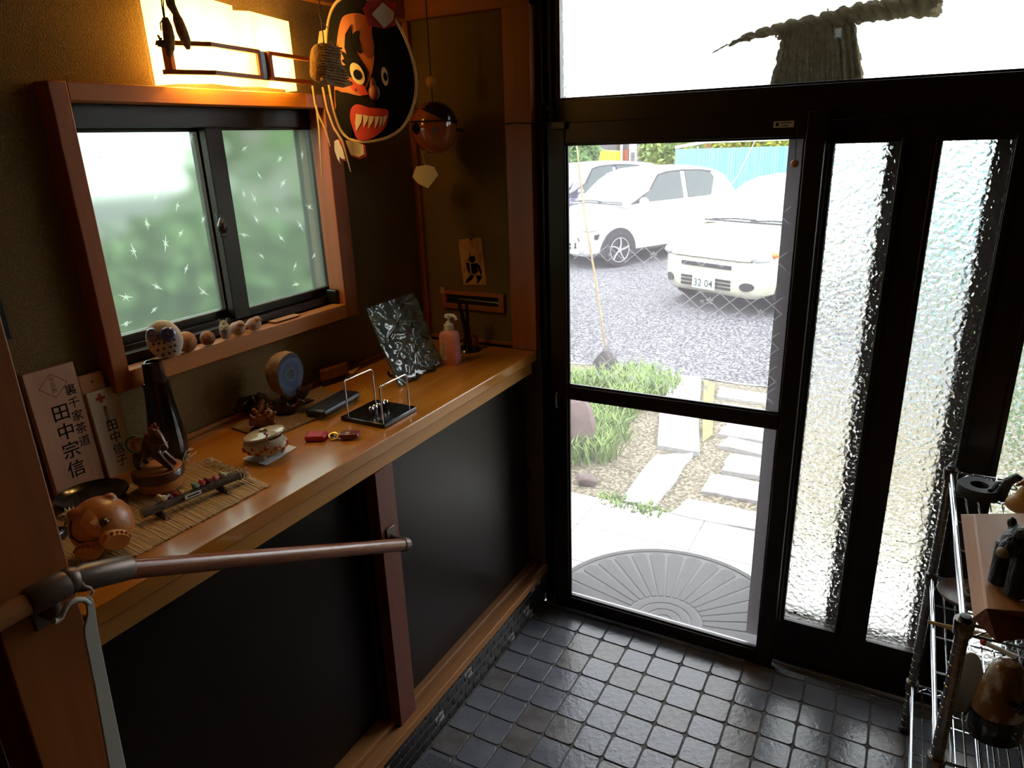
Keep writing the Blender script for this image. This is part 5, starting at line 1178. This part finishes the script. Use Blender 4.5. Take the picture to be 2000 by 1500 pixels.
for a, e, tl_ in ((-.10, -.42, .35), (.70, -.22, -.45)):
    c0 = Vector((0, 0, R_)); ctr = facing(a, e); ux = Vector((cos(a), sin(a), 0)); uz = ctr.cross(ux) * -1
    if uz.z < 0: uz = -uz
    ux, uz = ux * cos(tl_) + uz * sin(tl_), uz * cos(tl_) - ux * sin(tl_)
    pw_ = MB(); base = c0 + ctr * (R_ + .001)
    out = [base + ux * .026 * cos(t) + uz * (.017 * sin(t) + (.003 if sin(t) > 0 else 0)) for t in [2 * pi * k / 20 for k in range(20)]]; top = [p + ctr * .010 + (base - p) * .12 for p in out]; bot = [p - ctr * .012 for p in out]
    pw_.add(bot + out + top, [(i, (i + 1) % 20, 20 + (i + 1) % 20, 20 + i) for i in range(20)] + [(20 + i, 20 + (i + 1) % 20, 40 + (i + 1) % 20, 40 + i) for i in range(20)] + [tuple(range(40, 60))])
    po2 = build('paw', pw_, 'carved_lt', co)
    for k in range(6):
        xo = lerp(-.021, .021, k / 5); q0 = base + ux * xo + uz * (.020 * sqrt(max(0, 1 - (xo / .027) ** 2))) + ctr * .005; build('toe', MB().tube([q0 - uz * .008, q0 - uz * .002, q0 + uz * .003], [.0028, .0036, .0018], 8), 'carved', po2)
bw = PZ(172, 990, ZT); tr_ = thing('lacquer_tray', 'shiny black lacquer dish behind the carved bear', 'dish', (bw.x - .01, bw.y + .02, ZT + .004), .4)
build('dish', MB().lathe([(0, 0), (.05, 0), (.062, .004), (.072, .016), (.071, .018), (.060, .008), (.048, .004), (0, .004)], 36), 'black_gloss', tr_)
bx_ = PZ(130, 1048, ZT + .004); tag(build('black_case', MB().obox((bx_.x - .03, bx_.y - .03, ZT + .0135), (.085, .05, .019), Matrix.Rotation(radians(25), 3, 'Z')), 'black_gloss', bevel=.005), 'small glossy black case under the carved bear and shell', 'case')
shp = PZ(138, 1010, ZT + .024); se = thing('sea_shell', 'spiky white conch shell on the black lacquer dish', 'shell', (shp.x, shp.y, ZT + .0085), VR)
sm = MB(); 
for k in range(7): sm.ball((-.020 + .007 * k, 0, .016), (.006, .017 * (1 - abs(k - 3) / 5), .016 * (1 - abs(k - 3) / 5)), 14, 10)
for k in range(16):
    a = 2 * pi * k / 8 + (.35 if k > 7 else 0); x_ = -.006 + .012 * (k // 8); d_ = Vector((0, cos(a), sin(a))); sm.tube([Vector((x_, 0, .016)) + d_ * .010, Vector((x_ - .002, 0, .016)) + d_ * .0225], [.0042, .0006], 6)
sm.tube([(.016, 0, .016), (.032, .002, .012)], [.008, .002], 8).tube([(-.018, 0, .016), (-.028, 0, .018)], [.008, .001], 8)
fuse(build('shell_body', sm, 'shell', se), .0014, 2)

# ------------------------------------------------------------------ lidded incense pot on paper
ppc = PZ(523, 893, ZT); pts = [PZ(u, v, ZT) for u, v in ((473, 898), (520, 910), (580, 875), (540, 864))]
pp_ = tag(build('paper_napkin', MB().sheet(lambda a, b: (pts[0].lerp(pts[1], a).lerp(pts[3].lerp(pts[2], a), b) + ZA * (.0012 + .0015 * (1 + sin(5 * b + 3 * a)) * .5), ZA), 8, 8, .0008), 'paper_w'), 'white paper napkin under the flowered pot', 'napkin')
pb = thing('incense_pot', 'cream ceramic pot with red flowers and a tilted lid', 'pot', (ppc.x, ppc.y, ZT + .0045), VR + .35)
for a in (.3, 2.4, 4.5): build('foot', MB().tube([(.028 * cos(a) * 1.2, .022 * sin(a), 0), (.034 * cos(a) * 1.2, .026 * sin(a), .014)], [.005, .008], 10), 'ceramic', pb)
build('body', MB().lathe([(0, .008), (.026, .008), (.040, .016), (.046, .028), (.044, .040), (.036, .047), (.034, .049), (.031, .046), (.036, .036), (0, .020)], 36, sx=1.16, sy=.92), 'ceramic', pb)
li = bpy.data.objects.new('lid', None); COL.objects.link(li); li.parent = pb; li.location = (0, 0, .0545); li.rotation_euler = (.0, -.16, .0)
build('lid_dome', MB().lathe([(0, 0), (.040, 0), (.043, .003), (.041, .006), (.022, .010), (.008, .0115), (.006, .016), (.0, .018)], 36, sx=1.16, sy=.92), 'ceramic', li)
cdm = MB(); 
for k in range(14):
    t = k / 13; cdm.ball((.006 + .003 * sin(k), -.004 - .041 * t, .014 - .010 * t - .030 * max(0, t - .72)), .0026, 8, 6)
build('bead_cord', cdm, mat('amber_bead', (.25, .05, .02), .3), li, kind='stuff')
r = random.Random(9)
for k in range(13):
    a = -pi / 2 + lerp(-1.3, 1.3, k / 12); zz = .022 + .014 * r.random(); big = .0062 if k % 2 == 0 else .0035
    rad = pw(zz, [(.016, .0402), (.028, .0462), (.040, .0442)]); c_ = Vector((rad * 1.16 * cos(a), rad * .92 * sin(a), zz)); nr = Vector((cos(a) / 1.16, sin(a) / .92, .0)).normalized(); tx = Vector((-nr.y, nr.x, 0)); f_ = MB()
    for j in range(5):
        b = 2 * pi * j / 5 + k; f_.ball(c_ + (tx * cos(b) + ZA * sin(b)) * big * .62, (big * .42,) * 3, 8, 6)
    build('painted_flower', f_, 'flower', pb)

# ------------------------------------------------------------------ red key pouch with keys
kp0 = PZ(600, 852, ZT + .008); kp1 = PZ(700, 850, ZT + .008); kd = (kp1 - kp0).normalized(); kc = (kp0 + kp1) / 2
kk = thing('key_pouch', 'bright red key case with keys and a dark red leather fob', 'keys', (kc.x, kc.y, ZT), math.atan2(kd.y, kd.x))
hw = (kp1 - kp0).length / 2
build('red_case', MB().obox((-hw + .024, -.001, .0085), (.052, .042, .016)), 'red_leather', kk, bevel=.006, seg=3); build('case_seam', MB().obox((-hw + .030, -.0175, .0085), (.026, .0012, .002)), 'black', kk)
kr = MB(); ring_of(kr, Vector((.004, -.006, .009)), .011, XA, Vector((0, .8, .5)).normalized(), .0018); ring_of(kr, Vector((-.004, .004, .007)), .008, XA, Vector((0, .9, .3)).normalized(), .0014); build('key_ring', kr, 'brass', kk)
for k in range(3): build('key', MB().obox((.020 + .004 * k, -.010 + .009 * k, .0045 + .003 * k), (.034, .007, .002), Matrix.Rotation(.2 * (k - 1), 3, 'Z')), ('steel', 'brass', 'steel')[k], kk, bevel=.0008)
build('leather_fob', MB().obox((hw - .022, 0, .0105), (.048, .032, .013)), 'dk_red', kk, bevel=.005, seg=3); build('fob_flap', MB().ball((hw - .022, -.001, .0165), (.014, .011, .003), 14, 8), 'dk_red', kk); build('strap', MB().obox((.006, .010, .004), (.05, .006, .006)), 'black', kk, bevel=.002)

# ------------------------------------------------------------------ Newton's cradle
nc = thing('ball_cradle', "desk pendulum cradle with five steel balls on a black base", 'desk toy', (-1.220, 1.435, ZT), .0)
build('base', B((-.076, -.078, 0), (.074, .072, .013)), 'black_gloss', nc, bevel=.003)
for x_ in (-.062, .058):
    build('frame_bar', MB().tube([(x_, -.062, .012), (x_, -.062, .105), (x_, -.058, .110), (x_, -.054, .112), (x_, .046, .112), (x_, .052, .110), (x_, .056, .105), (x_, .056, .012)], .0024, 10), 'chrome', nc)
for k in range(5):
    y_ = -.034 + .0157 * k; b_ = build('ball', MB().ball((-.002, y_, .030), .0078, 18, 12), 'chrome', nc)
    build('thread', MB().tube([(-.062, y_, .112), (-.002, y_, .037), (.058, y_, .112)], .00012, 4), 'steel', b_)

# ------------------------------------------------------------------ agate geode on driftwood with pad, case, brush
pq = [PZ(u, v, ZT) for u, v in ((452, 838), (520, 861), (692, 790), (628, 757))]
pad = tag(build('woven_pad', MB().sheet(lambda a, b: (pq[0].lerp(pq[1], a).lerp(pq[3].lerp(pq[2], a), b) + ZA * .006, ZA), 6, 12, .0058), 'jute'), 'tan woven pad under the agate stone', 'pad')
gp_ = PZ(562, 797, ZT + .006); ge = thing('agate_geode', 'cut blue agate geode with a tan rind standing on driftwood', 'geode', (-1.488, 1.352, ZT + .052), VR + 1.15)
rg = random.Random(14); per = [.058 * (1 + .03 * sin(3 * t) + .02 * cos(5 * t)) for t in [2 * pi * k / 40 for k in range(40)]]
def gring(y, s): return [Vector((per[k] * .92 * s * cos(2 * pi * k / 40), y, .062 + per[k] * 1.1 * s * sin(2 * pi * k / 40))) for k in range(40)]
gm_ = MB(); lay = [(-.030, .97), (-.026, 1.0), (-.008, 1.02), (.012, .93), (.026, .72), (.034, .40)]
gm_.add([p for y, s in lay for p in gring(y, s)], [(l * 40 + k, l * 40 + (k + 1) % 40, (l + 1) * 40 + (k + 1) % 40, (l + 1) * 40 + k) for l in range(5) for k in range(40)] + [tuple(range(200, 240))])
build('rind', gm_, 'geode_skin', ge)
fo = build('cut_face', MB().add([p - Vector((0, -.0302, .062)) for p in gring(-.0302, .97)], [tuple(range(40))]), 'geode_face', ge, smooth=False); fo.location = (0, -.0302, .062)
dw = thing('driftwood_stand', 'dark gnarled driftwood stand under the agate', 'stand', (-1.498, 1.335, ZT + .006), VR)
dm2 = MB(); r = random.Random(31)
for k in range(26):
    a = Vector((r.uniform(-.095, .045), r.uniform(-.030, .045), .010)); b = a + Vector((r.uniform(-.05, .05), r.uniform(-.02, .02), r.uniform(.0, .034))); c_ = b + Vector((r.uniform(-.03, .03), r.uniform(-.02, .02), r.uniform(-.02, .012)))
    if c_.z > .042: c_.z = .042
    if b.z > .042: b.z = .042
    dm2.tube([a, b, c_], [r.uniform(.007, .012), r.uniform(.008, .013), r.uniform(.004, .008)], 8)
dm2.obox((-.015, 0, .014), (.13, .07, .024))
fuse(build('root_mass', dm2, 'drift', dw), .003, 3)
build('root_branch', MB().tube([(.045, .01, .02), (.07, .02, .045), (.09, .03, .068)], [.012, .010, .004], 10), 'drift', dw)
am = thing('amber_carving', 'glossy amber brown carved root on the pad before the agate', 'carving', PZ(513, 838, ZT + .006), VR)
r = random.Random(17); a_ = MB().ball((0, .012, .018), (.034, .020, .019), 16, 10)
for k in range(11):
    p0 = Vector((r.uniform(-.03, .03), r.uniform(-.005, .02), .012)); a_.tube([p0, p0 + Vector((r.uniform(-.01, .014), r.uniform(-.01, .01), .022)), p0 + Vector((r.uniform(-.012, .022), r.uniform(-.01, .01), r.uniform(.026, .042)))], [.010, .008, .0035], 8)
fuse(build('root_body', a_, 'amber', am), .0022, 3); build('stem', MB().tube([(-.012, .01, .03), (-.002, .012, .055), (.008, .014, .078)], [.006, .005, .003], 8), 'amber', am)
gc = [PZ(u, v, ZT + .006) for u, v in ((580, 812), (612, 827), (690, 788), (652, 768))]; gcc = sum(gc, Vector()) / 4 + Vector((.016, .02, 0)); gd = ((gc[2] + gc[3]) / 2 - (gc[0] + gc[1]) / 2)
tag(build('glasses_case', MB().obox((gcc.x, gcc.y, ZT + .0175), (gd.length, .068, .022), Matrix.Rotation(math.atan2(gd.y, gd.x), 3, 'Z')), 'leather', bevel=.0095, seg=4), 'soft black leather glasses case on the woven pad', 'glasses case')
br2 = thing('clothes_brush', 'dark wooden clothes brush leaning behind the glasses case', 'brush', (-1.54, 1.61, ZT), radians(80))
build('back', MB().obox((0, 0, .034), (.11, .018, .042)), 'amber', br2, bevel=.012, seg=4); build('bristles', MB().obox((-.01, .0, .0075), (.09, .022, .015)), 'black', br2, bevel=.002)
yf_ = [PZ(u, v, ZT + .004) for u, v in ((637, 735), (662, 722), (690, 712), (700, 722), (688, 734), (660, 740))]
tag(build('wood_slice', MB().prism([(p.x, p.y) for p in yf_], lambda a, b, k: Vector((max(a, -1.572), b, ZT + .010 - .0098 * k))), 'decoy', bevel=.002), 'flat tan wood slice behind the pendulum cradle', 'wood slice')

# ------------------------------------------------------------------ glazed plate on stand
C4 = [Vector((-1.422, 1.60, 0)), None, None, None]
tl, tr2 = PX(713, 604, -1.425), PX(804, 574, -1.425); blp, brp = PX(776, 757, -1.325), PX(859, 709, -1.325)
pln = thing('glazed_plate', 'dark green glazed rectangular ceramic plate leaning on a stand', 'plate', (blp + brp) / 2)
up_ = ((tl + tr2) / 2 - (blp + brp) / 2).normalized(); nr = (brp - blp).cross(up_).normalized()
if nr.x < 0: nr = -nr
def plate_pt(a, b):
    p = blp.lerp(brp, a).lerp(tl.lerp(tr2, a), b); e = (2 * a - 1) ** 4 + (2 * b - 1) ** 4; return p + nr * (.010 * min(e, 1.2) + .0016 * sin(a * 21 + 3 * sin(b * 9)) * cos(b * 26)), nr
build('plate_body', MB().sheet(plate_pt, 40, 56, .008), 'green_glaze', pln, world=True)
stn = thing('plate_stand', 'black folding stand holding the glazed plate', 'stand', ((blp + brp) / 2).xy.to_3d() + ZA * ZT)
for t in (.30, .70):
    b_ = blp.lerp(brp, t); b_.z = ZT + .005; tt = tl.lerp(tr2, t)
    build('stand_leg', MB().tube([b_ + Vector((.026, 0, .022)), b_ + Vector((.028, 0, .004)), b_ + Vector((.018, 0, .001)), b_ + Vector((-.03, 0, .001)), b_ + Vector((-.085, 0, .001)), b_ + Vector((-.09, 0, .012))], .0045, 8), 'black', stn, world=True)
    build('back_strut', MB().tube([b_ + Vector((-.03, 0, .001)), b_ + Vector((-.085, 0, .115))], .0042, 8), 'black', stn, world=True)
build('cross_bar', MB().tube([blp.lerp(brp, .30).xy.to_3d() + ZA * (ZT + .006) + Vector((-.045, 0, 0)), blp.lerp(brp, .70).xy.to_3d() + ZA * (ZT + .006) + Vector((-.045, 0, 0))], .004, 8), 'black', stn, world=True)

# ------------------------------------------------------------------ hand sanitiser and black stand
sp_ = Vector((-1.305, 1.925, ZT)); hs = thing('sanitizer_bottle', 'pink hand sanitizer bottle with a white pump', 'bottle', sp_, VR - .35)
def rrect(w_, d_, r_, n=5):
    out = []
    for cx, cy, a0 in ((1, 1, 0), (-1, 1, 90), (-1, -1, 180), (1, -1, 270)):
        for k in range(n + 1):
            a = radians(a0 + 90 * k / n); out.append((cx * (w_ / 2 - r_) + r_ * cos(a), cy * (d_ / 2 - r_) + r_ * sin(a)))
    return out
bb = MB(); rows = []
for z, w_, d_, r_ in ((0, .058, .043, .010), (.003, .062, .047, .010), (.100, .062, .047, .010), (.110, .056, .041, .012), (.116, .034, .032, .0155), (.120, .030, .030, .0148)): rows.append([Vector((a, b, z)) for a, b in rrect(w_, d_, r_)])
n = len(rows[0]); bb.add([p for q in rows for p in q], [(i * n + k, i * n + (k + 1) % n, (i + 1) * n + (k + 1) % n, (i + 1) * n + k) for i in range(5) for k in range(n)] + [tuple(reversed(range(n))), tuple(range(5 * n, 6 * n))])
build('bottle_body', bb, 'pink', hs)
lb2 = build('label', MB().add([(-.0315, -.012, .018), (-.0315, .018, .018), (-.0315, .018, .088), (-.0315, -.012, .088)], [(0, 1, 2, 3)]).add([(-.024, -.0238, .018), (-.004, -.0238, .018), (-.004, -.0238, .088), (-.024, -.0238, .088)], [(0, 1, 2, 3)]), 'label', hs, smooth=False)
tx = MB()
for k in range(11): tx.obox((-.014, -.0240, .028 + .005 * k), (.016 * (.6 + .4 * ((k * 7) % 5) / 4), .0002, .0014))
for k in range(9): tx.obox((-.0318, .003, .026 + .006 * k), (.0002, .022, .0014))
build('label_print', tx, 'shed', lb2, smooth=False, kind='stuff')
build('cap', MB().lathe([(0, .119), (.0165, .119), (.0165, .136), (.012, .138), (.009, .146), (0, .147)], 24), 'white', hs)
build('pump_head', MB().lathe([(0, .145), (.0045, .145), (.0045, .158), (.013, .160), (.013, .169), (.010, .171), (0, .171)], 20).tube([(0, 0, .166), (.020, -.004, .169), (.028, -.006, .164), (.032, -.007, .154)], [.006, .0055, .005, .0045], 10), 'white', hs)
bs = thing('black_candlestick', 'black forked metal stand behind the sanitizer bottle', 'stand', (-1.335, 2.085, ZT), VR)
build('base', MB().lathe([(0, 0), (.046, 0), (.048, .004), (.044, .010), (.020, .016), (.016, .030), (.018, .044), (.012, .050), (0, .052)], 28), 'black_gloss', bs)
build('prong', MB().tube([(-.002, 0, .045), (-.012, .0, .11), (-.024, .0, .176)], [.010, .007, .006], 12), 'black_gloss', bs); build('prong', MB().tube([(.002, 0, .045), (.003, 0, .11), (.003, 0, .178)], [.010, .006, .005], 12), 'black_gloss', bs)
build('cup', MB().lathe([(0, .014), (.012, .014), (.015, .05), (.013, .052), (.010, .018), (0, .018)], 16, c=(.024, 0, 0)), 'amber', bs)

# ================================================================== WIRE RACK AND THINGS ON IT
rk = thing('wire_rack', 'chrome wire shelf rack beside the pebbled glass door', 'rack', (.36, 1.72, 0))
rx0, rx1, ry0, ry1 = .190, .545, 1.375, 2.085; levels = (.885, .555, .175)
for x_ in (rx0, rx1):
    for y_ in (ry0, ry1):
        po3 = build('post', MB().tube([(x_, y_, 0), (x_, y_, .902)], .0122, 16), 'rack_post', rk, world=True)
        gr = MB()
        for k in range(int(.88 / .025)): ring_of(gr, Vector((x_, y_, .02 + .025 * k)), .0121, XA, YA, .0007, 16, 4)
        build('groove_ring', gr, 'chrome', po3, world=True, kind='stuff'); build('post_cap', MB().lathe([(0, .900), (.0105, .900), (.010, .906), (0, .908)], 14, c=(x_, y_, 0)), 'black', po3, world=True)
        build('foot', MB().lathe([(0, 0), (.016, 0), (.016, .012), (0, .014)], 14, c=(x_, y_, 0)), 'black', po3, world=True)
for z in levels:
    for x_ in (rx0, rx1):
        for y_ in (ry0, ry1): build('collar', MB().lathe([(.0125, z - .022), (.0165, z - .020), (.0185, z + .010), (.0175, z + .013), (.0125, z + .013)], 18, c=(x_, y_, 0)), 'rack_post', rk, world=True)
    for x_ in (rx0, rx1): build('side_rail', MB().tube([(x_, ry0 + .016, z + .006), (x_, ry1 - .016, z + .006)], .0042, 10), 'rack', rk, world=True); build('side_rail', MB().tube([(x_, ry0 + .016, z - .018), (x_, ry1 - .016, z - .018)], .003, 8), 'rack', rk, world=True)
    for y_ in (ry0, ry1):
        build('end_rail', MB().tube([(rx0 + .016, y_, z + .004), (rx1 - .016, y_, z + .004)], .0035, 10), 'rack', rk, world=True); build('end_rail', MB().tube([(rx0 + .016, y_, z - .018), (rx1 - .016, y_, z - .018)], .0028, 8), 'rack', rk, world=True)
        zg = [(rx0 + .02 + (rx1 - rx0 - .04) * k / 14, y_, z - .018 + (.02 if k % 2 else 0)) for k in range(15)]; build('zigzag_wire', MB().tube(zg, .0016, 6), 'rack', rk, world=True)
    for k in range(13): build('shelf_wire', MB().tube([(rx0 + .026 + .0254 * k, ry0, z + .0062), (rx0 + .026 + .0254 * k, ry1, z + .0062)], .0019, 6), 'rack', rk, world=True)
    for k in range(4): y_ = lerp(ry0, ry1, (k + 1) / 5); build('cross_rod', MB().tube([(rx0, y_, z + .001), (rx1, y_, z + .001)], .0026, 6), 'rack', rk, world=True)
ZR = .885 + .0083
rg_ = thing('rubber_ring', 'thick black rubber ring with a strap on the rack corner', 'ring', (.243, 1.955, ZR))
build('ring', MB().lathe([(.021, 0), (.046, 0), (.048, .003), (.048, .025), (.046, .028), (.021, .028), (.019, .025), (.019, .003), (.021, 0)], 36), 'rubber', rg_)
build('strap', MB().tube([(.02, -.03, .029), (.028, -.012, .034), (.036, .01, .036), (.05, .03, .030), (.07, .04, .012)], [.006, .006, .005, .004, .003], 8), 'rubber', rg_)
A0, A1, B0, B1 = PZ(1875, 1003, .91), PZ(1899, 1207, .91), PZ(1902, 1004, .940), PZ(1926, 1188, .940)
bdz = thing('wood_board', 'thick orange wooden plank with a bark end on the top rack shelf', 'board', (.36, 1.6, ZR))
C0, C1 = Vector((.50, 1.88, .945)), Vector((.50, 1.44, .945))
bdm = MB().add([A0, A1, B0, B1, C0, C1, Vector((A0.x + .02, A0.y, ZR)), Vector((A1.x + .02, A1.y, ZR)), Vector((C0.x, C0.y, ZR)), Vector((C1.x, C1.y, ZR))], [(0, 1, 3, 2), (2, 3, 5, 4), (6, 0, 2, 4, 8), (4, 5, 9, 8), (6, 8, 9, 7), (6, 7, 1, 0)])
build('plank', bdm, 'board', bdz, world=True, bevel=.003)
build('bark_end', MB().add([A1 + Vector((0, -.001, 0)), Vector((A1.x + .02, A1.y - .001, ZR)), Vector((C1.x, C1.y - .001, ZR)), C1 + Vector((0, -.001, 0)), B1 + Vector((0, -.001, 0)), lerp(A1, B1, .4) + Vector((.03, -.045, -.02)), Vector((C1.x, C1.y - .04, ZR + .02)), Vector((.34, C1.y - .045, ZR + .012))], [(0, 1, 7, 5), (1, 2, 6, 7), (2, 3, 6), (3, 4, 5, 7, 6), (4, 0, 5)]), 'board_edge', bdz, world=True, smooth=False)
bpz = PZ(1988, 1165, .945); be = thing('carved_bear_black', 'black carved wooden bear standing on the thick board', 'carving', (bpz.x - .005, bpz.y + .03, .945), VR + .2)
bm_ = MB().ball((.035, 0, .085), (.062, .034, .040), 18, 12).ball((-.012, -.004, .100), (.032, .029, .033), 14, 10).tube([(-.03, -.008, .105), (-.056, -.014, .092)], [.022, .012], 10).ball((-.016, -.028, .130), (.010, .008, .011), 8, 6).ball((-.012, .020, .130), (.010, .008, .011), 8, 6)
for x_, y_ in ((-.012, -.020), (-.008, .020), (.075, -.020), (.075, .020)): bm_.tube([(x_, y_, .085), (x_ - .006, y_, .04), (x_ - .010, y_ - .004, .0)], [.022, .017, .018], 10)
fuse(build('body', bm_, 'bear', be), .0035, 2)
build('fur_cuts', (lambda q: q)(MB()) if False else MB().tube([(-.02, -.031, .10), (.0, -.034, .085), (.01, -.034, .06)], .002, 5).tube([(.0, -.033, .11), (.02, -.036, .09), (.03, -.036, .065)], .002, 5).tube([(.03, -.033, .11), (.05, -.036, .09), (.055, -.036, .065)], .002, 5), 'bear', be, kind='stuff')
build('muzzle_tip', MB().ball((-.058, -.015, .094), (.011, .011, .010), 10, 8), 'owl_grey', be)
dp = PZ(1978, 985, ZR + .02); de = thing('bird_carving', 'pale wooden bird carving with a dark brown neck on the rack', 'carving', (dp.x + .015, dp.y, ZR), VR)
fuse(build('body', MB().ball((.010, 0, .026), (.045, .030, .026), 18, 12).tube([(.0, 0, .04), (.006, 0, .062), (.012, 0, .075)], [.018, .013, .011], 10), 'decoy', de), .0025, 4)
build('head', MB().ball((.012, 0, .082), (.020, .014, .014), 12, 8).tube([(-.004, -.002, .082), (-.024, -.004, .076)], [.007, .002], 8), 'carved', de); build('eye', MB().ball((.004, -.013, .086), .002, 8, 6), 'black', de)
hk_ = thing('black_horn_piece', 'black curved horn piece behind the pale bird carving', 'carving', (dp.x + .005, dp.y + .055, ZR), VR)
build('horn', MB().tube([(-.022, 0, .006), (-.026, 0, .030), (-.018, 0, .056), (.0, 0, .068), (.016, 0, .060)], [.010, .012, .012, .010, .006], 12), 'bear', hk_)
kp_ = thing('upright_card', 'pinkish wooden card standing at the back of the rack', 'card', (.375, 2.0, ZR), VR); build('card', MB().obox((0, 0, .055), (.06, .006, .11)), 'carved_lt', kp_, bevel=.002)
Z2 = .555 + .0083
fd = thing('frog_dish', 'brown dish with green clay frogs on the second rack shelf', 'dish', (.268, 1.985, Z2), VR)
build('dish', MB().lathe([(0, 0), (.035, 0), (.058, .010), (.072, .026), (.070, .028), (.055, .014), (.033, .005), (0, .005)], 30), 'dish', fd)
r = random.Random(41)
for k in range(5):
    p0 = Vector((-.02 + .013 * k, r.uniform(-.03, .02), .010 + .004 * abs(k - 2))); build('clay_frog', MB().ball(p0 + ZA * .009, (.013, .011, .011), 12, 8).ball(p0 + Vector((-.008, -.006, .019)), (.008, .007, .006), 10, 6).ball(p0 + Vector((-.011, -.010, .024)), .003, 6, 5).ball(p0 + Vector((-.006, -.010, .025)), .003, 6, 5), 'moss_lump', fd)
c0, c1 = PZ(1812, 1214, Z2 + .02), PZ(1880, 1232, Z2 + .006); c0 = PZ(1812, 1214, Z2 + .006)
tag(build('wooden_spatula', MB().tube([c0, c0.lerp(c1, .45), c1, c1 + (c1 - c0) * .8], [.0045, .005, .010, .012], 10), 'decoy'), 'pale wooden stick poking out over the second rack shelf', 'stick')
r0, r1 = PZ(1922, 1255, Z2 + .010), PZ(1985, 1283, Z2 + .010)
rs = thing('red_tipped_stick', 'white stick with a red bead on the second rack shelf', 'stick', r0); build('shaft', MB().tube([r0, r1], .0065, 10), 'white', rs, world=True); build('bead', MB().ball(r0, .0085, 12, 8), 'red_leather', rs, world=True)
jt = PY(1950, 1288, 1.50); ju = thing('marbled_jug', 'polished marbled brown jug with a black curved handle', 'jug', (jt.x + .018, 1.50, Z2), VR)
hj = jt.z - Z2
build('body', MB().lathe([(0, 0), (.046, 0), (.050, .004), (.052, hj * .25), (.046, hj * .55), (.036, hj * .82), (.028, hj * .95), (.020, hj), (.0, hj + .004)], 32, sx=1.0, sy=.85), 'marble', ju)
build('base_skirt', MB().lathe([(.047, .0), (.0535, .003), (.0545, hj * .24), (.0505, hj * .34), (.047, hj * .30)], 32, sx=1.0, sy=.86), 'black_gloss', ju)
build('handle', MB().tube([(-.006, -.040, hj * .62), (-.010, -.066, hj * .66), (-.004, -.072, hj * .82), (.010, -.060, hj * .92), (.034, -.030, hj * .90)], .0085, 12), 'black_gloss', ju)
pz_ = thing('porcelain_plate', 'grey white plate leaning beside the marbled jug', 'plate', (jt.x - .045, 1.56, Z2), radians(60))
build('plate', MB().lathe([(0, 0), (.03, 0), (.05, .004), (.066, .010), (.065, .012), (.045, .007), (0, .004)], 30).xf(Matrix.Translation((0, 0, .062)) @ Matrix.Rotation(radians(78), 4, 'X')), 'owl_white', pz_)

pz0, pz1 = PX(-20, 575, XW + .012), PX(24, 662, XW + .012)
tag(build('black_wall_strip', MB().box((XW, .60, pz1.z), (XW + .014, pz1.y, 1.75)), 'black', bevel=.002), 'narrow black strip hanging on the clay wall behind the pillar', 'wall strip')
